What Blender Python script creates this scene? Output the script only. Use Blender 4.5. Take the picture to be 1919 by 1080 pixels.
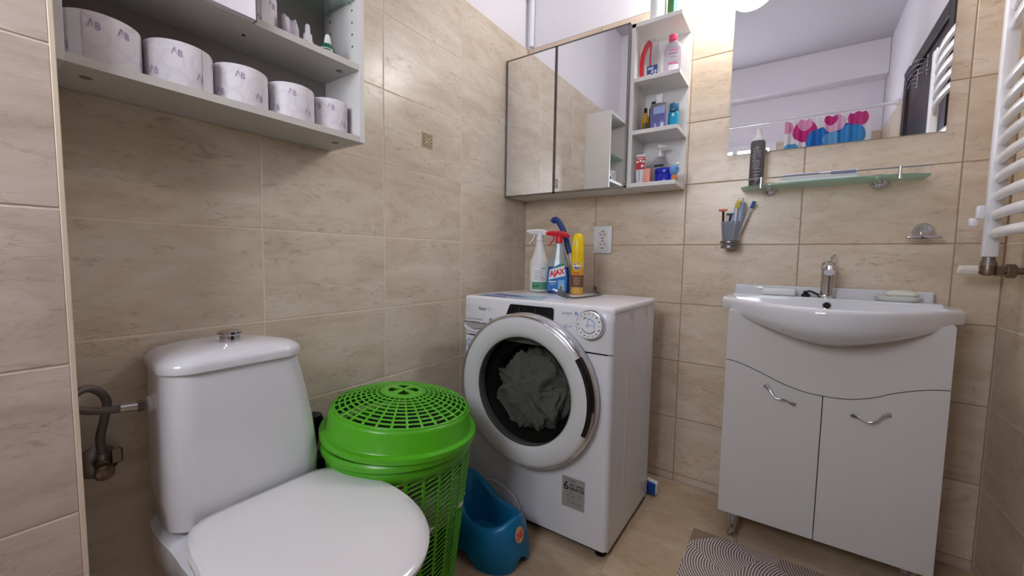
import bpy, bmesh, math, random
from mathutils import Vector, Matrix
random.seed(7)
SC = bpy.context.scene
for o in list(bpy.data.objects): bpy.data.objects.remove(o)
COL = SC.collection
PI = math.pi
# ---------------------------------------------------------------- camera
CX, CY, CZ = 1.18304, -1.83829, 0.96713
yaw, pitch, roll, FPX = 0.60107, -0.07408, 0.01607, 765.2868
Fv = Vector((-math.sin(yaw)*math.cos(pitch), math.cos(yaw)*math.cos(pitch), math.sin(pitch)))
R0 = Vector((math.cos(yaw), math.sin(yaw), 0)); U0 = R0.cross(Fv)
Rv = R0*math.cos(roll)+U0*math.sin(roll); Uv = -R0*math.sin(roll)+U0*math.cos(roll)
cd = bpy.data.cameras.new('camera'); cam = bpy.data.objects.new('camera', cd); COL.objects.link(cam)
cd.sensor_width = 36; cd.lens = FPX/1919*36; cd.clip_start = 0.01; cd.clip_end = 50
cam.matrix_world = Matrix(((Rv.x, Uv.x, -Fv.x, CX), (Rv.y, Uv.y, -Fv.y, CY), (Rv.z, Uv.z, -Fv.z, CZ), (0, 0, 0, 1)))
SC.camera = cam
# ---------------------------------------------------------------- world, lamps, exposure
w = bpy.data.worlds.new('world'); SC.world = w; w.use_nodes = True
w.node_tree.nodes['Background'].inputs[0].default_value = (0.8, 0.85, 1, 1)
w.node_tree.nodes['Background'].inputs[1].default_value = 0.3
SC.view_settings.view_transform = 'Standard'; SC.view_settings.look = 'None'
SC.view_settings.gamma = 1; SC.view_settings.use_curve_mapping = False
SC.view_settings.exposure = 1.42
LAMP = (0.985, -0.125, 2.078); LAMP_E = 16.0; WIN_FILL_E = 6.0
# ---------------------------------------------------------------- materials
def lin(c):
    if isinstance(c, str): c = tuple(int(c[i:i+2], 16) for i in (0, 2, 4))
    return tuple(((v/255)/12.92 if v/255 <= .04045 else ((v/255+.055)/1.055)**2.4) for v in c) + (1,)
MC = {}
def mat(name, col, rough=.5, metal=0, coat=0, trans=0, emit=0, alpha=1, ior=1.45, bump=0, bscale=200, sss=0):
    if name in MC: return MC[name]
    m = bpy.data.materials.new(name); m.use_nodes = True; nt = m.node_tree; b = nt.nodes['Principled BSDF']
    b.inputs['Base Color'].default_value = lin(col); b.inputs['Roughness'].default_value = rough
    b.inputs['Metallic'].default_value = metal; b.inputs['Coat Weight'].default_value = coat
    b.inputs['Transmission Weight'].default_value = trans; b.inputs['IOR'].default_value = ior
    b.inputs['Alpha'].default_value = alpha; b.inputs['Subsurface Weight'].default_value = sss
    if emit:
        b.inputs['Emission Color'].default_value = lin(col); b.inputs['Emission Strength'].default_value = emit
    # faint procedural variation of colour and relief on every surface
    n = nt.nodes.new('ShaderNodeTexNoise'); n.inputs['Scale'].default_value = bscale; n.inputs['Detail'].default_value = 3
    tc = nt.nodes.new('ShaderNodeTexCoord'); nt.links.new(tc.outputs['Object'], n.inputs['Vector'])
    if not metal and not trans and not emit:
        mx = nt.nodes.new('ShaderNodeMix'); mx.data_type = 'RGBA'; mx.blend_type = 'MULTIPLY'
        mx.inputs['Factor'].default_value = .06; mx.inputs[6].default_value = lin(col)
        nt.links.new(n.outputs['Fac'], mx.inputs[7]); nt.links.new(mx.outputs[2], b.inputs['Base Color'])
    if bump:
        bp = nt.nodes.new('ShaderNodeBump'); bp.inputs['Strength'].default_value = bump; bp.inputs['Distance'].default_value = .002
        nt.links.new(n.outputs['Fac'], bp.inputs['Height']); nt.links.new(bp.outputs['Normal'], b.inputs['Normal'])
    MC[name] = m; return m
def glassy(name, col, fac=.25, rough=.05, base=None):
    """thin clear plastic or glass sheet: transparent plus gloss"""
    m = bpy.data.materials.new(name); m.use_nodes = True; nt = m.node_tree; nt.nodes.clear()
    out = nt.nodes.new('ShaderNodeOutputMaterial'); t = nt.nodes.new('ShaderNodeBsdfTransparent'); t.inputs[0].default_value = lin(col)
    p = nt.nodes.new('ShaderNodeBsdfPrincipled'); p.inputs['Base Color'].default_value = lin(base or col); p.inputs['Roughness'].default_value = rough
    lw = nt.nodes.new('ShaderNodeLayerWeight'); lw.inputs[0].default_value = .5
    fr = nt.nodes.new('ShaderNodeMath'); fr.operation = 'POWER'; fr.inputs[1].default_value = 4; nt.links.new(lw.outputs['Facing'], fr.inputs[0])
    ad = nt.nodes.new('ShaderNodeMath'); ad.operation = 'ADD'; ad.use_clamp = True; ad.inputs[1].default_value = fac
    mx = nt.nodes.new('ShaderNodeMixShader')
    nt.links.new(fr.outputs[0], ad.inputs[0]); nt.links.new(ad.outputs[0], mx.inputs[0])
    nt.links.new(t.outputs[0], mx.inputs[1]); nt.links.new(p.outputs[0], mx.inputs[2]); nt.links.new(mx.outputs[0], out.inputs[0])
    MC[name] = m; return m
def tile_mat(name, base, light, dark, vein, axis, rough=.28, seed=0):
    """travertine-look glazed tile; axis = world axis the streaks run along ('x' or 'y')"""
    m = bpy.data.materials.new(name); m.use_nodes = True; nt = m.node_tree; L = nt.links; N = nt.nodes.new
    b = nt.nodes['Principled BSDF']; b.inputs['Roughness'].default_value = rough
    tc = N('ShaderNodeTexCoord'); oi = N('ShaderNodeObjectInfo')
    ofs = N('ShaderNodeVectorMath'); ofs.operation = 'SCALE'; cmb = N('ShaderNodeCombineXYZ')
    for i in range(3): L.new(oi.outputs['Random'], cmb.inputs[i])
    L.new(cmb.outputs[0], ofs.inputs[0]); ofs.inputs['Scale'].default_value = 37+seed
    add = N('ShaderNodeVectorMath'); add.operation = 'ADD'; L.new(tc.outputs['Object'], add.inputs[0]); L.new(ofs.outputs[0], add.inputs[1])
    mp = N('ShaderNodeMapping'); L.new(add.outputs[0], mp.inputs['Vector'])
    if axis == 'x': mp.inputs['Rotation'].default_value = (0, math.radians(14), 0); mp.inputs['Scale'].default_value = (1, 1, 3.2)
    elif axis == 'y': mp.inputs['Rotation'].default_value = (math.radians(-14), 0, 0); mp.inputs['Scale'].default_value = (1, 1, 3.2)
    else: mp.inputs['Rotation'].default_value = (0, 0, .1); mp.inputs['Scale'].default_value = (1, 3, 1)
    def noise(scale, detail, rgh, dist=0):
        n = N('ShaderNodeTexNoise'); n.inputs['Scale'].default_value = scale; n.inputs['Detail'].default_value = detail
        n.inputs['Roughness'].default_value = rgh; n.inputs['Distortion'].default_value = dist; L.new(mp.outputs[0], n.inputs['Vector']); return n
    def ramp(src, stops):
        r = N('ShaderNodeValToRGB'); cr = r.color_ramp
        cr.elements[0].position, cr.elements[0].color = stops[0][0], stops[0][1]
        cr.elements[1].position, cr.elements[1].color = stops[-1][0], stops[-1][1]
        for p, c in stops[1:-1]:
            e = cr.elements.new(p); e.color = c
        L.new(src, r.inputs[0]); return r
    n1 = noise(3.4, 8, .68, .5); r1 = ramp(n1.outputs['Fac'], [(.3, lin(dark)), (.5, lin(base)), (.68, lin(light))])
    n2 = noise(30, 5, .75, .4); r2 = ramp(n2.outputs['Fac'], [(.52, (0, 0, 0, 1)), (.70, (1, 1, 1, 1))])
    n3 = noise(4.2, 2, .5, 0); r3 = ramp(n3.outputs['Fac'], [(.45, (0, 0, 0, 1)), (.62, (1, 1, 1, 1))])
    n4 = noise(4.5, 5, .55, 1.2); r4 = ramp(n4.outputs['Fac'], [(.488, (0, 0, 0, 1)), (.5, (1, 1, 1, 1)), (.512, (0, 0, 0, 1))])
    r3b = ramp(n3.outputs['Fac'], [(.38, (1, 1, 1, 1)), (.52, (0, 0, 0, 1))])
    def mul(a, c, k):
        q = N('ShaderNodeMath'); q.operation = 'MULTIPLY'; L.new(a, q.inputs[0]); L.new(c, q.inputs[1])
        q2 = N('ShaderNodeMath'); q2.operation = 'MULTIPLY'; L.new(q.outputs[0], q2.inputs[0]); q2.inputs[1].default_value = k; return q2
    s = mul(r2.outputs[0], r3.outputs[0], .6); v = mul(r4.outputs[0], r3b.outputs[0], .38)
    mx = N('ShaderNodeMix'); mx.data_type = 'RGBA'; L.new(s.outputs[0], mx.inputs[0]); L.new(r1.outputs[0], mx.inputs[6]); mx.inputs[7].default_value = lin(vein)
    mx2 = N('ShaderNodeMix'); mx2.data_type = 'RGBA'; L.new(v.outputs[0], mx2.inputs[0]); L.new(mx.outputs[2], mx2.inputs[6]); mx2.inputs[7].default_value = lin(vein)
    L.new(mx2.outputs[2], b.inputs['Base Color'])
    bp = N('ShaderNodeBump'); bp.inputs['Strength'].default_value = .15; bp.inputs['Distance'].default_value = .002; bp.invert = True
    L.new(s.outputs[0], bp.inputs['Height']); L.new(bp.outputs[0], b.inputs['Normal'])
    MC[name] = m; return m
T_BACK = tile_mat('travertine_tile_back', (216, 198, 176), (228, 213, 194), (199, 178, 153), (138, 108, 82), 'x')
T_SIDE = tile_mat('travertine_tile_side', (219, 206, 186), (231, 221, 204), (202, 186, 163), (142, 116, 90), 'y', seed=5)
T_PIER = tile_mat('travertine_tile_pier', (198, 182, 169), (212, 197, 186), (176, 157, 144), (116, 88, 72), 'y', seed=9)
T_FLOOR = tile_mat('floor_tile', (186, 164, 136), (204, 184, 158), (168, 145, 116), (128, 98, 70), 'z', rough=.35)
GROUT = mat('grout', (236, 220, 200), .9); GROUT_D = mat('grout_dark', (176, 150, 126), .9); GROUT_F = mat('grout_floor', (196, 178, 152), .9); PLASTER = mat('white_plaster', (240, 237, 243), .9, bump=.1, bscale=60)
CEILM = mat('ceiling_paint', (206, 202, 210), .95, bump=.05)
WHITE = mat('white_melamine', (224, 222, 220), .45); WHITE_EDGE = mat('melamine_edge', (232, 229, 224), .5)
CERAMIC = mat('white_ceramic', (226, 226, 232), .08, coat=.3); ENAMEL = mat('white_enamel', (222, 222, 228), .25, coat=.2)
PLASW = mat('white_plastic', (228, 228, 230), .35); CHROME = mat('chrome', (205, 205, 210), .12, metal=1)
STEEL = mat('brushed_steel', (150, 145, 142), .35, metal=1); BLACK = mat('black_plastic', (14, 14, 16), .3); DARKHOLE = mat('dark_recess', (30, 26, 24), .8)
MIRROR = mat('mirror_silver', (236, 238, 240), .0, metal=1); FRAME = mat('grey_frame', (120, 116, 112), .4, metal=.6)
GREEN = mat('green_plastic', (84, 176, 30), .28, sss=0); BLUEP = mat('blue_plastic', (18, 118, 168), .33)
RADW = mat('radiator_enamel', (240, 240, 246), .25, coat=.2); LILAC = mat('lilac_print', (172, 160, 190), .8)
INK = mat('dark_ink', (40, 42, 48), .6); INKG = mat('grey_ink', (120, 124, 132), .6); INKB = mat('blue_ink', (60, 140, 200), .6)
RED = mat('red_plastic', (206, 30, 44), .3); NAVY = mat('navy_plastic', (20, 58, 128), .3); YELLOW = mat('yellow_can', (240, 206, 20), .3)
# ---------------------------------------------------------------- mesh helpers
def newobj(name, verts, faces, m, parent=None, smooth=False, label=None, local=False, mats=None, fm=None):
    off = Vector((0, 0, 0))
    if parent is not None and not local:
        off = ABS[parent.name]
    me = bpy.data.meshes.new(name)
    me.from_pydata([tuple(Vector(v)-off) for v in verts], [], faces)
    bm = bmesh.new(); bm.from_mesh(me)
    bmesh.ops.recalc_face_normals(bm, faces=bm.faces); bm.to_mesh(me); bm.free()
    ms = mats if mats else [m]
    for q in ms: me.materials.append(q)
    if fm:
        for p, k in zip(me.polygons, fm): p.material_index = k
    if smooth:
        me.polygons.foreach_set('use_smooth', [True]*len(me.polygons))
        try: me.set_sharp_from_angle(angle=math.radians(40))
        except Exception: pass
    o = bpy.data.objects.new(name, me); COL.objects.link(o)
    if parent is not None: o.parent = parent
    ABS[o.name] = off.copy()
    if label: o['label'] = label
    return o
ABS = {}
def tag(o, label=None, cat=None, group=None, kind=None):
    if label: o['label'] = label
    if cat: o['category'] = cat
    if group: o['group'] = group
    if kind: o['kind'] = kind
    return o
def thing(name, label, cat, loc, rz=0, group=None):
    o = bpy.data.objects.new(name, None); o.location = loc; o.rotation_euler = (0, 0, rz); o.empty_display_size = .02; COL.objects.link(o)
    ABS[o.name] = Vector(loc); return tag(o, label, cat, group)
def bb(x0, x1, y0, y1, z0, z1, bev=0, seg=2):
    bm = bmesh.new(); bmesh.ops.create_cube(bm, size=1)
    for v in bm.verts: v.co = Vector(((x0+x1)/2+v.co.x*(x1-x0), (y0+y1)/2+v.co.y*(y1-y0), (z0+z1)/2+v.co.z*(z1-z0)))
    if bev: bmesh.ops.bevel(bm, geom=bm.edges[:]+bm.verts[:], offset=bev, segments=seg, affect='EDGES', profile=.5)
    bm.verts.index_update()
    r = ([v.co.copy() for v in bm.verts], [[v.index for v in f.verts] for f in bm.faces]); bm.free(); return r
def join(*parts):
    V, Fc = [], []
    for v, f in parts:
        n = len(V); V += list(v); Fc += [[i+n for i in q] for q in f]
    return V, Fc
def xf(part, M): return [M @ Vector(v) for v in part[0]], part[1]
def move(part, d): return [Vector(v)+Vector(d) for v in part[0]], part[1]
def loft(rings, cap0=True, cap1=True, closed=True):
    n = len(rings[0]); V = [Vector(p) for r in rings for p in r]; Fc = []
    for i in range(len(rings)-1):
        for j in range(n if closed else n-1):
            k = (j+1) % n; Fc.append([i*n+j, i*n+k, (i+1)*n+k, (i+1)*n+j])
    if cap0: Fc.append(list(range(n))[::-1])
    if cap1: Fc.append([(len(rings)-1)*n+j for j in range(n)])
    return V, Fc
def lathe(prof, n=28, sx=1, sy=1, c=(0, 0, 0), cap0=True, cap1=True, pw=2):
    def pt(a, r):
        ca, sa = math.cos(a), math.sin(a)
        if pw != 2:
            k = (abs(ca)**pw+abs(sa)**pw)**(-1/pw); ca *= k; sa *= k
        return (c[0]+ca*r*sx, c[1]+sa*r*sy)
    return loft([[(*pt(2*PI*j/n, r), c[2]+z) for j in range(n)] for r, z in prof], cap0, cap1)
def cyl(p0, p1, r0, r1=None, n=16):
    r1 = r0 if r1 is None else r1; p0 = Vector(p0); p1 = Vector(p1); d = (p1-p0).normalized()
    a = d.orthogonal().normalized(); b = d.cross(a)
    return loft([[p+(a*math.cos(2*PI*j/n)+b*math.sin(2*PI*j/n))*r for j in range(n)] for p, r in ((p0, r0), (p1, r1))])
def axl(prof, p0, axis, n=24):
    """lathe along an arbitrary axis: prof = (r, t)"""
    p0 = Vector(p0); d = Vector(axis).normalized(); a = d.orthogonal().normalized(); b = d.cross(a)
    return loft([[p0+d*t+(a*math.cos(2*PI*j/n)+b*math.sin(2*PI*j/n))*r for j in range(n)] for r, t in prof])
def spline(pts, k=8):
    P = [Vector(p) for p in pts]; out = []
    for i in range(len(P)-1):
        p0 = P[max(i-1, 0)]; p1 = P[i]; p2 = P[i+1]; p3 = P[min(i+2, len(P)-1)]
        for s in range(k):
            t = s/k
            out.append(.5*((2*p1)+(-p0+p2)*t+(2*p0-5*p1+4*p2-p3)*t*t+(-p0+3*p1-3*p2+p3)*t**3))
    out.append(P[-1]); return out
def tube(pts, r, n=10, sm=8, flat=1, radii=None):
    P = spline(pts, sm) if sm else [Vector(p) for p in pts]; rings = []; up = None
    for i, p in enumerate(P):
        d = (P[min(i+1, len(P)-1)]-P[max(i-1, 0)]).normalized()
        if up is None: up = d.orthogonal().normalized()
        up = (up-d*up.dot(d)).normalized(); b = d.cross(up)
        rr = r if radii is None else radii[0]+(radii[1]-radii[0])*i/(len(P)-1)
        rings.append([p+(up*math.cos(2*PI*j/n)+b*math.sin(2*PI*j/n)*flat)*rr for j in range(n)])
    return loft(rings)
def prism(poly, M, t):
    """2-D polygon extruded by t along local z, then placed with M"""
    n = len(poly); V = [M @ Vector((x, y, 0)) for x, y in poly]+[M @ Vector((x, y, t)) for x, y in poly]
    return V, [list(range(n))[::-1], list(range(n, 2*n))]+[[i, (i+1) % n, n+(i+1) % n, n+i] for i in range(n)]
def frameM(o, xa, ya):
    xa = Vector(xa).normalized(); ya = Vector(ya).normalized(); za = xa.cross(ya)
    return Matrix(((xa.x, ya.x, za.x, o[0]), (xa.y, ya.y, za.y, o[1]), (xa.z, ya.z, za.z, o[2]), (0, 0, 0, 1)))
def text_geo(s, size, shear=0, bold=0, align='CENTER'):
    cu = bpy.data.curves.new('t', 'FONT'); cu.body = s; cu.size = size; cu.shear = shear; cu.offset = bold; cu.align_x = align; cu.align_y = 'CENTER'; cu.resolution_u = 2
    o = bpy.data.objects.new('t', cu); COL.objects.link(o)
    dg = bpy.context.evaluated_depsgraph_get(); me = o.evaluated_get(dg).to_mesh()
    V = [v.co.copy() for v in me.vertices]; Fc = [list(p.vertices) for p in me.polygons]
    o.to_mesh_clear(); bpy.data.objects.remove(o); bpy.data.curves.remove(cu); return V, Fc
def flat(part, M): return [M @ Vector((v[0], v[1], 0)) for v in part[0]], part[1]
def wrap(part, c, r, a0, z0, sx=1, sy=1):
    """bend a flat drawing (x right, y up) round a vertical cylinder; a0 = facing azimuth"""
    V = []
    for v in part[0]:
        a = a0+v[0]/r; V.append(Vector((c[0]+math.cos(a)*r*sx, c[1]+math.sin(a)*r*sy, z0+v[1])))
    return V, part[1]
def rect(w, h, cx=0, cy=0, nx=8): 
    V = [(cx-w/2+w*i/nx, cy-h/2+h*j, 0) for j in (0, 1) for i in range(nx+1)]
    return V, [[i, i+1, nx+2+i, nx+1+i] for i in range(nx)]
def disc(r, cx=0, cy=0, n=24, r2=0):
    if r2: return [(cx+math.cos(2*PI*i/n)*q, cy+math.sin(2*PI*i/n)*q, 0) for q in (r, r2) for i in range(n)], [[i, (i+1) % n, n+(i+1) % n, n+i] for i in range(n)]
    return [(cx+math.cos(2*PI*i/n)*r, cy+math.sin(2*PI*i/n)*r, 0) for i in range(n)], [list(range(n))]
def poly(pts): return [(x, y, 0) for x, y in pts], [list(range(len(pts)))]
def P(name, part, m, parent=None, **k): return newobj(name, part[0], part[1], m, parent, **k)
def bevmod(o, wd, seg=2):
    b = o.modifiers.new('b', 'BEVEL'); b.width = wd; b.segments = seg; b.limit_method = 'ANGLE'; b.angle_limit = math.radians(50)
    o.data.polygons.foreach_set('use_smooth', [True]*len(o.data.polygons)); return o
# ================================================================ THE SETTING
WX, YB, ZC, Z0 = 1.703, -2.576, 2.68, 0.033       # room width, opposite wall, ceiling, first joint
PX, PY = 0.224, -1.701                             # pier face and pier end
def structure(name, part, m): return tag(P(name, part, m), kind='structure')
TC = {}
def tiles(wall, m, u0, cols, rows, place, name='tile', skip=None):
    """place(u, z, w, h) gives the location of a tile; every tile its own object, equal sizes share a mesh"""
    for ca, cb in cols:
        for ra, rb in rows:
            if cb-ca < .012 or rb-ra < .012: continue
            if skip and skip((ca+cb)/2, (ra+rb)/2): continue
            loc, ax = place((ca+cb)/2, (ra+rb)/2); wd = round(cb-ca-.0034, 4); ht = round(rb-ra-.0034, 4)
            key = (wd, ht, ax, m.name)
            if key not in TC:
                e = .004
                if ax == 'x': part = bb(-wd/2, wd/2, -e, e, -ht/2, ht/2)
                elif ax == 'y': part = bb(-e, e, -wd/2, wd/2, -ht/2, ht/2)
                else: part = bb(-wd/2, wd/2, -ht/2, ht/2, -e, e)
                bm = bmesh.new(); vs = [bm.verts.new(v) for v in part[0]]
                for f in part[1]: bm.faces.new([vs[i] for i in f])
                bm.normal_update()
                bmesh.ops.bevel(bm, geom=bm.edges[:], offset=.0012, segments=1, affect='EDGES')
                me = bpy.data.meshes.new('tile'); bm.to_mesh(me); bm.free(); me.materials.append(m); TC[key] = me
            o = bpy.data.objects.new(name, TC[key]); COL.objects.link(o); o.parent = wall
            o.location = loc
def spans(bp): return list(zip(bp[:-1], bp[1:]))
rowsz = spans([0.0]+[Z0+.25*k for k in range(9)])
TOPZ = Z0+2.0
wl = structure('wall_left', bb(-.12, -.0025, YB-.1, .1, -.1, ZC), PLASTER)
wb = structure('wall_back', bb(-.0025, WX+.0025, .0025, .12, -.1, ZC), PLASTER)
wr = structure('wall_right', bb(WX+.0025, WX+.12, YB-.1, .1, -.1, ZC), PLASTER)
wo = structure('wall_front', bb(0, WX, YB-.12, YB-.0025, -.1, ZC), PLASTER)
fl = structure('floor', bb(-.1, WX+.1, YB-.1, .1, -.12, -.0025), GROUT_F)
ce = structure('ceiling', bb(-.12, WX+.12, YB-.12, .12, ZC, ZC+.1), CEILM)
# grout beds behind the tiles
def grout(wall, part, m=None): P('grout_bed', part, m or GROUT, wall)
for q in (wl, wb, wr, wo, fl): ABS[q.name] = Vector((0, 0, 0))
grout(wl, bb(-.0024, -.0009, PY, -.002, 0, TOPZ)); grout(wb, bb(0, WX, .0010, .0024, 0, TOPZ), GROUT_D)
grout(wr, bb(WX+.0009, WX+.0024, YB, 0, 0, TOPZ)); grout(wo, bb(PX, WX, YB-.0024, YB-.0016, 0, TOPZ))
tiles(wl, T_SIDE, 0, spans([-1.705, -1.306, -.907, -.508, -.108, -.002]), rowsz, lambda u, z: ((-.004, u, z), 'y'))
tiles(wb, T_BACK, 0, spans([.002, .399, .798, 1.197, 1.596, WX-.002]), rowsz, lambda u, z: ((u, .004, z), 'x'))
tiles(wr, T_BACK, 0, spans([-2.57, -2.30, -1.90, -1.665]), rowsz, lambda u, z: ((WX+.004, u, z), 'y'))
T_RIGHT = tile_mat('travertine_tile_right', (216, 198, 176), (228, 213, 194), (199, 178, 153), (138, 108, 82), 'y', seed=3)
tiles(wr, T_RIGHT, 0, spans([-.70, -.30, -.002]), rowsz, lambda u, z: ((WX+.004, u, z), 'y'))
tiles(wo, T_BACK, 0, spans([.226, .5, .9, 1.3, WX-.002]), rowsz, lambda u, z: ((u, YB-.004, z), 'x'))
fx = [WX-.745+.745-WX+v for v in (.079, .412, .745, 1.078, 1.411)]
tiles(fl, T_FLOOR, 0, spans([.002]+fx+[WX]), spans([YB, -2.349, -2.016, -1.683, -1.35, -1.017, -.684, -.351, -.018, -.001][0:]), lambda u, v: ((u, v, -.004), 'z'))
# pier on the left that carries the cabinet's end
pier = structure('wall_pier', bb(-.002, PX-.009, YB, PY-.009, 0, ZC), PLASTER); ABS[pier.name] = Vector((0, 0, 0))
grout(pier, bb(PX-.009, PX-.0022, YB, PY-.0022, 0, TOPZ)); grout(pier, bb(0, PX-.009, PY-.009, PY-.0022, 0, TOPZ))
tiles(pier, T_PIER, 0, spans([YB, -2.1, PY]), rowsz, lambda u, z: ((PX-.004, u-.003, z), 'y'))
tiles(pier, T_PIER, 0, spans([.002, PX-.008]), rowsz, lambda u, z: ((u, PY-.004, z), 'x'))
tr = structure('trim_1', bb(PX-.006, PX+.001, PY-.005, PY+.002, 0, TOPZ, .001, 1), mat('corner_bead', (222, 205, 184), .5))
# boxed-out beam on the opposite wall, high up
structure('trim_2', bb(PX, WX, YB+.0, YB+.14, 2.42, ZC), PLASTER)
# decor insert tile with a carved flower
dec = P('decor_tile', bb(-.001, .0015, -.733, -.675, 1.381, 1.439, .0008, 1), mat('decor_border', (188, 168, 140), .5), wl, label='small square insert tile with a carved ornament')
DEC = mat('decor_relief', (150, 128, 100), .6); DL = mat('decor_light', (214, 198, 172), .6)
g = []
def MY(y, z, x=.002): return frameM((x, y, z), (0, -1, 0), (0, 0, 1))
cy, cz = -.704, 1.41
mL = frameM((.0016, cy, cz), (0, 1, 0), (0, 0, 1))
P('ornament', prism([(-.022, -.022), (.022, -.022), (.022, .022), (-.022, .022)], mL, .0006), DEC, dec, local=False)
pet = []
for k in range(4):
    a = k*PI/2+PI/4
    for rr, s in ((.011, .0055), (.023, .004)):
        pet.append(xf(lathe([(.2*s, -.001), (s, 0), (s*.7, .0012), (.1*s, .0016)], 10, 1.35, .75), frameM((.0026, cy+math.cos(a)*rr*.85, cz+math.sin(a)*rr*.85), (0, math.cos(a), math.sin(a)), (0, -math.sin(a), math.cos(a)))))
    a = k*PI/2
    pet.append(xf(lathe([(.001, -.001), (.004, 0), (.001, .0014)], 8, 1.2, .7), frameM((.0026, cy+math.cos(a)*.017, cz+math.sin(a)*.017), (0, math.cos(a), math.sin(a)), (0, -math.sin(a), math.cos(a)))))
P('ornament', join(*pet), DL, dec, smooth=True)
# door in the right wall, seen in the mirror
DK = mat('dark_brown_wood', (38, 28, 26), .4, bump=.2, bscale=40)
dr = structure('door_1', join(bb(WX-.02, WX+.0, -1.665, -1.585, 0, 2.125, .003, 1), bb(WX-.02, WX, -.775, -.70, 0, 2.125, .003, 1), bb(WX-.02, WX, -1.585, -.775, 2.05, 2.125, .003, 1)), DK); ABS[dr.name] = Vector((0, 0, 0))
P('door_leaf', bb(WX-.008, WX+.0, -1.585, -.775, 0.005, 2.05, .001, 1), mat('dark_door_leaf', (50, 38, 38), .35), dr)
for za, zb in ((.2, .95), (1.1, 1.9)): P('door_panel', bb(WX-.014, WX-.008, -1.46, -.9, za, zb, .004, 2), DK, dr)
P('door_handle', join(axl([(.022, 0), (.022, .006), (.009, .01), (.009, .04)], (WX-.008, -1.52, 1.03), (-1, 0, 0)), tube([(WX-.048, -1.52, 1.03), (WX-.05, -1.47, 1.03), (WX-.048, -1.4, 1.03)], .009)), CHROME, dr, smooth=True)
# white window on the opposite wall; the pane glow is added as fill light
wn = structure('window_1', join(bb(.36, 1.0, YB, YB+.04, 1.98, 2.03), bb(.36, 1.0, YB, YB+.04, 1.25, 1.30), bb(.36, .41, YB, YB+.04, 1.3, 1.98), bb(.95, 1.0, YB, YB+.04, 1.3, 1.98), bb(.66, .70, YB, YB+.04, 1.3, 1.98)), mat('window_white', (245, 246, 250), .4)); ABS[wn.name] = Vector((0, 0, 0))
P('pane', bb(.41, .66, YB+.01, YB+.016, 1.3, 1.98), mat('frosted_fill_pane', (235, 240, 248), .6, emit=WIN_FILL_E), wn)
P('pane', bb(.70, .95, YB+.01, YB+.016, 1.3, 1.98), mat('frosted_fill_pane', (235, 240, 248), .6, emit=WIN_FILL_E), wn)
# heating pipe boxed in the corner above the tiles
cp = thing('corner_pipe', 'white painted pipe rising in the room corner above the tiles', 'pipe', (.028, -.014, 2.035))
P('pipe', cyl((.028, -.014, 2.035), (.028, -.014, ZC), .0125), RADW, cp, smooth=True)
P('pipe', cyl((.0105, -.05, 2.283), (.0105, -.7, 2.32), .008), CHROME, cp, smooth=True, label='thin chrome pipe along the left wall')
P('elbow', join(axl([(.012, -.03), (.014, -.02), (.014, .02), (.011, .03)], (.016, -.04, 2.283), (0, -1, .05)), cyl((.016, -.02, 2.283), (.026, -.014, 2.283), .009)), CHROME, cp, smooth=True)
# ================================================================ LAMP
la = thing('wall_lamp', 'round white glass globe lamp on the back wall above the mirror', 'lamp', (LAMP[0], 0, LAMP[2]))
GLO = bpy.data.materials.new('lamp_glass'); GLO.use_nodes = True
gb = GLO.node_tree.nodes['Principled BSDF']; gb.inputs['Base Color'].default_value = (.9, .9, .9, 1); gb.inputs['Emission Color'].default_value = (1, .96, .92, 1); gb.inputs['Emission Strength'].default_value = LAMP_E
P('lamp_base', axl([(.05, 0), (.05, .012), (.035, .03), (.035, .045)], (LAMP[0], 0, LAMP[2]), (0, -1, 0)), CHROME, la, smooth=True)
P('glass_globe', axl([(.034, .04)]+[(.095*math.sin(a), .125-.095*math.cos(a)+.0) for a in [.4+.27*i for i in range(10)]]+[(.004, .22)], (LAMP[0], 0, LAMP[2]), (0, -1, 0), 32), GLO, la, smooth=True)
# ================================================================ WASHING MACHINE
MX0, MX1, MF, MB_, MT = .142, .742, -.645, -.2, .82
wm = thing('washing_machine', 'white front-loading washing machine with laundry behind its round door', 'washing machine', (.442, -.42, 0))
def strip_ring(cx, cz, y, ri, x0, x1, z0, z1, n=72):
    """flat plate (facing -y) with a round hole"""
    V = []; Fc = []
    for j in range(n):
        a = 2*PI*j/n; c, s = math.cos(a), math.sin(a); V.append((cx+ri*c, y, cz+ri*s))
        k = min(((x1-cx)/c if c > 1e-9 else (x0-cx)/c if c < -1e-9 else 9), ((z1-cz)/s if s > 1e-9 else (z0-cz)/s if s < -1e-9 else 9)); V.append((cx+k*c, y, cz+k*s))
    for j in range(n):
        k = (j+1) % n; Fc.append([2*j, 2*j+1, 2*k+1, 2*k])
    for xx, zz in ((x0, z0), (x1, z0), (x1, z1), (x0, z1)):
        i = len(V); V.append((xx, y, zz)); a = math.atan2(zz-cz, xx-cx) % (2*PI); j = int(a/(2*PI)*n); Fc.append([2*j+1, i, 2*((j+1) % n)+1])
    return V, Fc
DX, DZ = .442, .512
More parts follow.
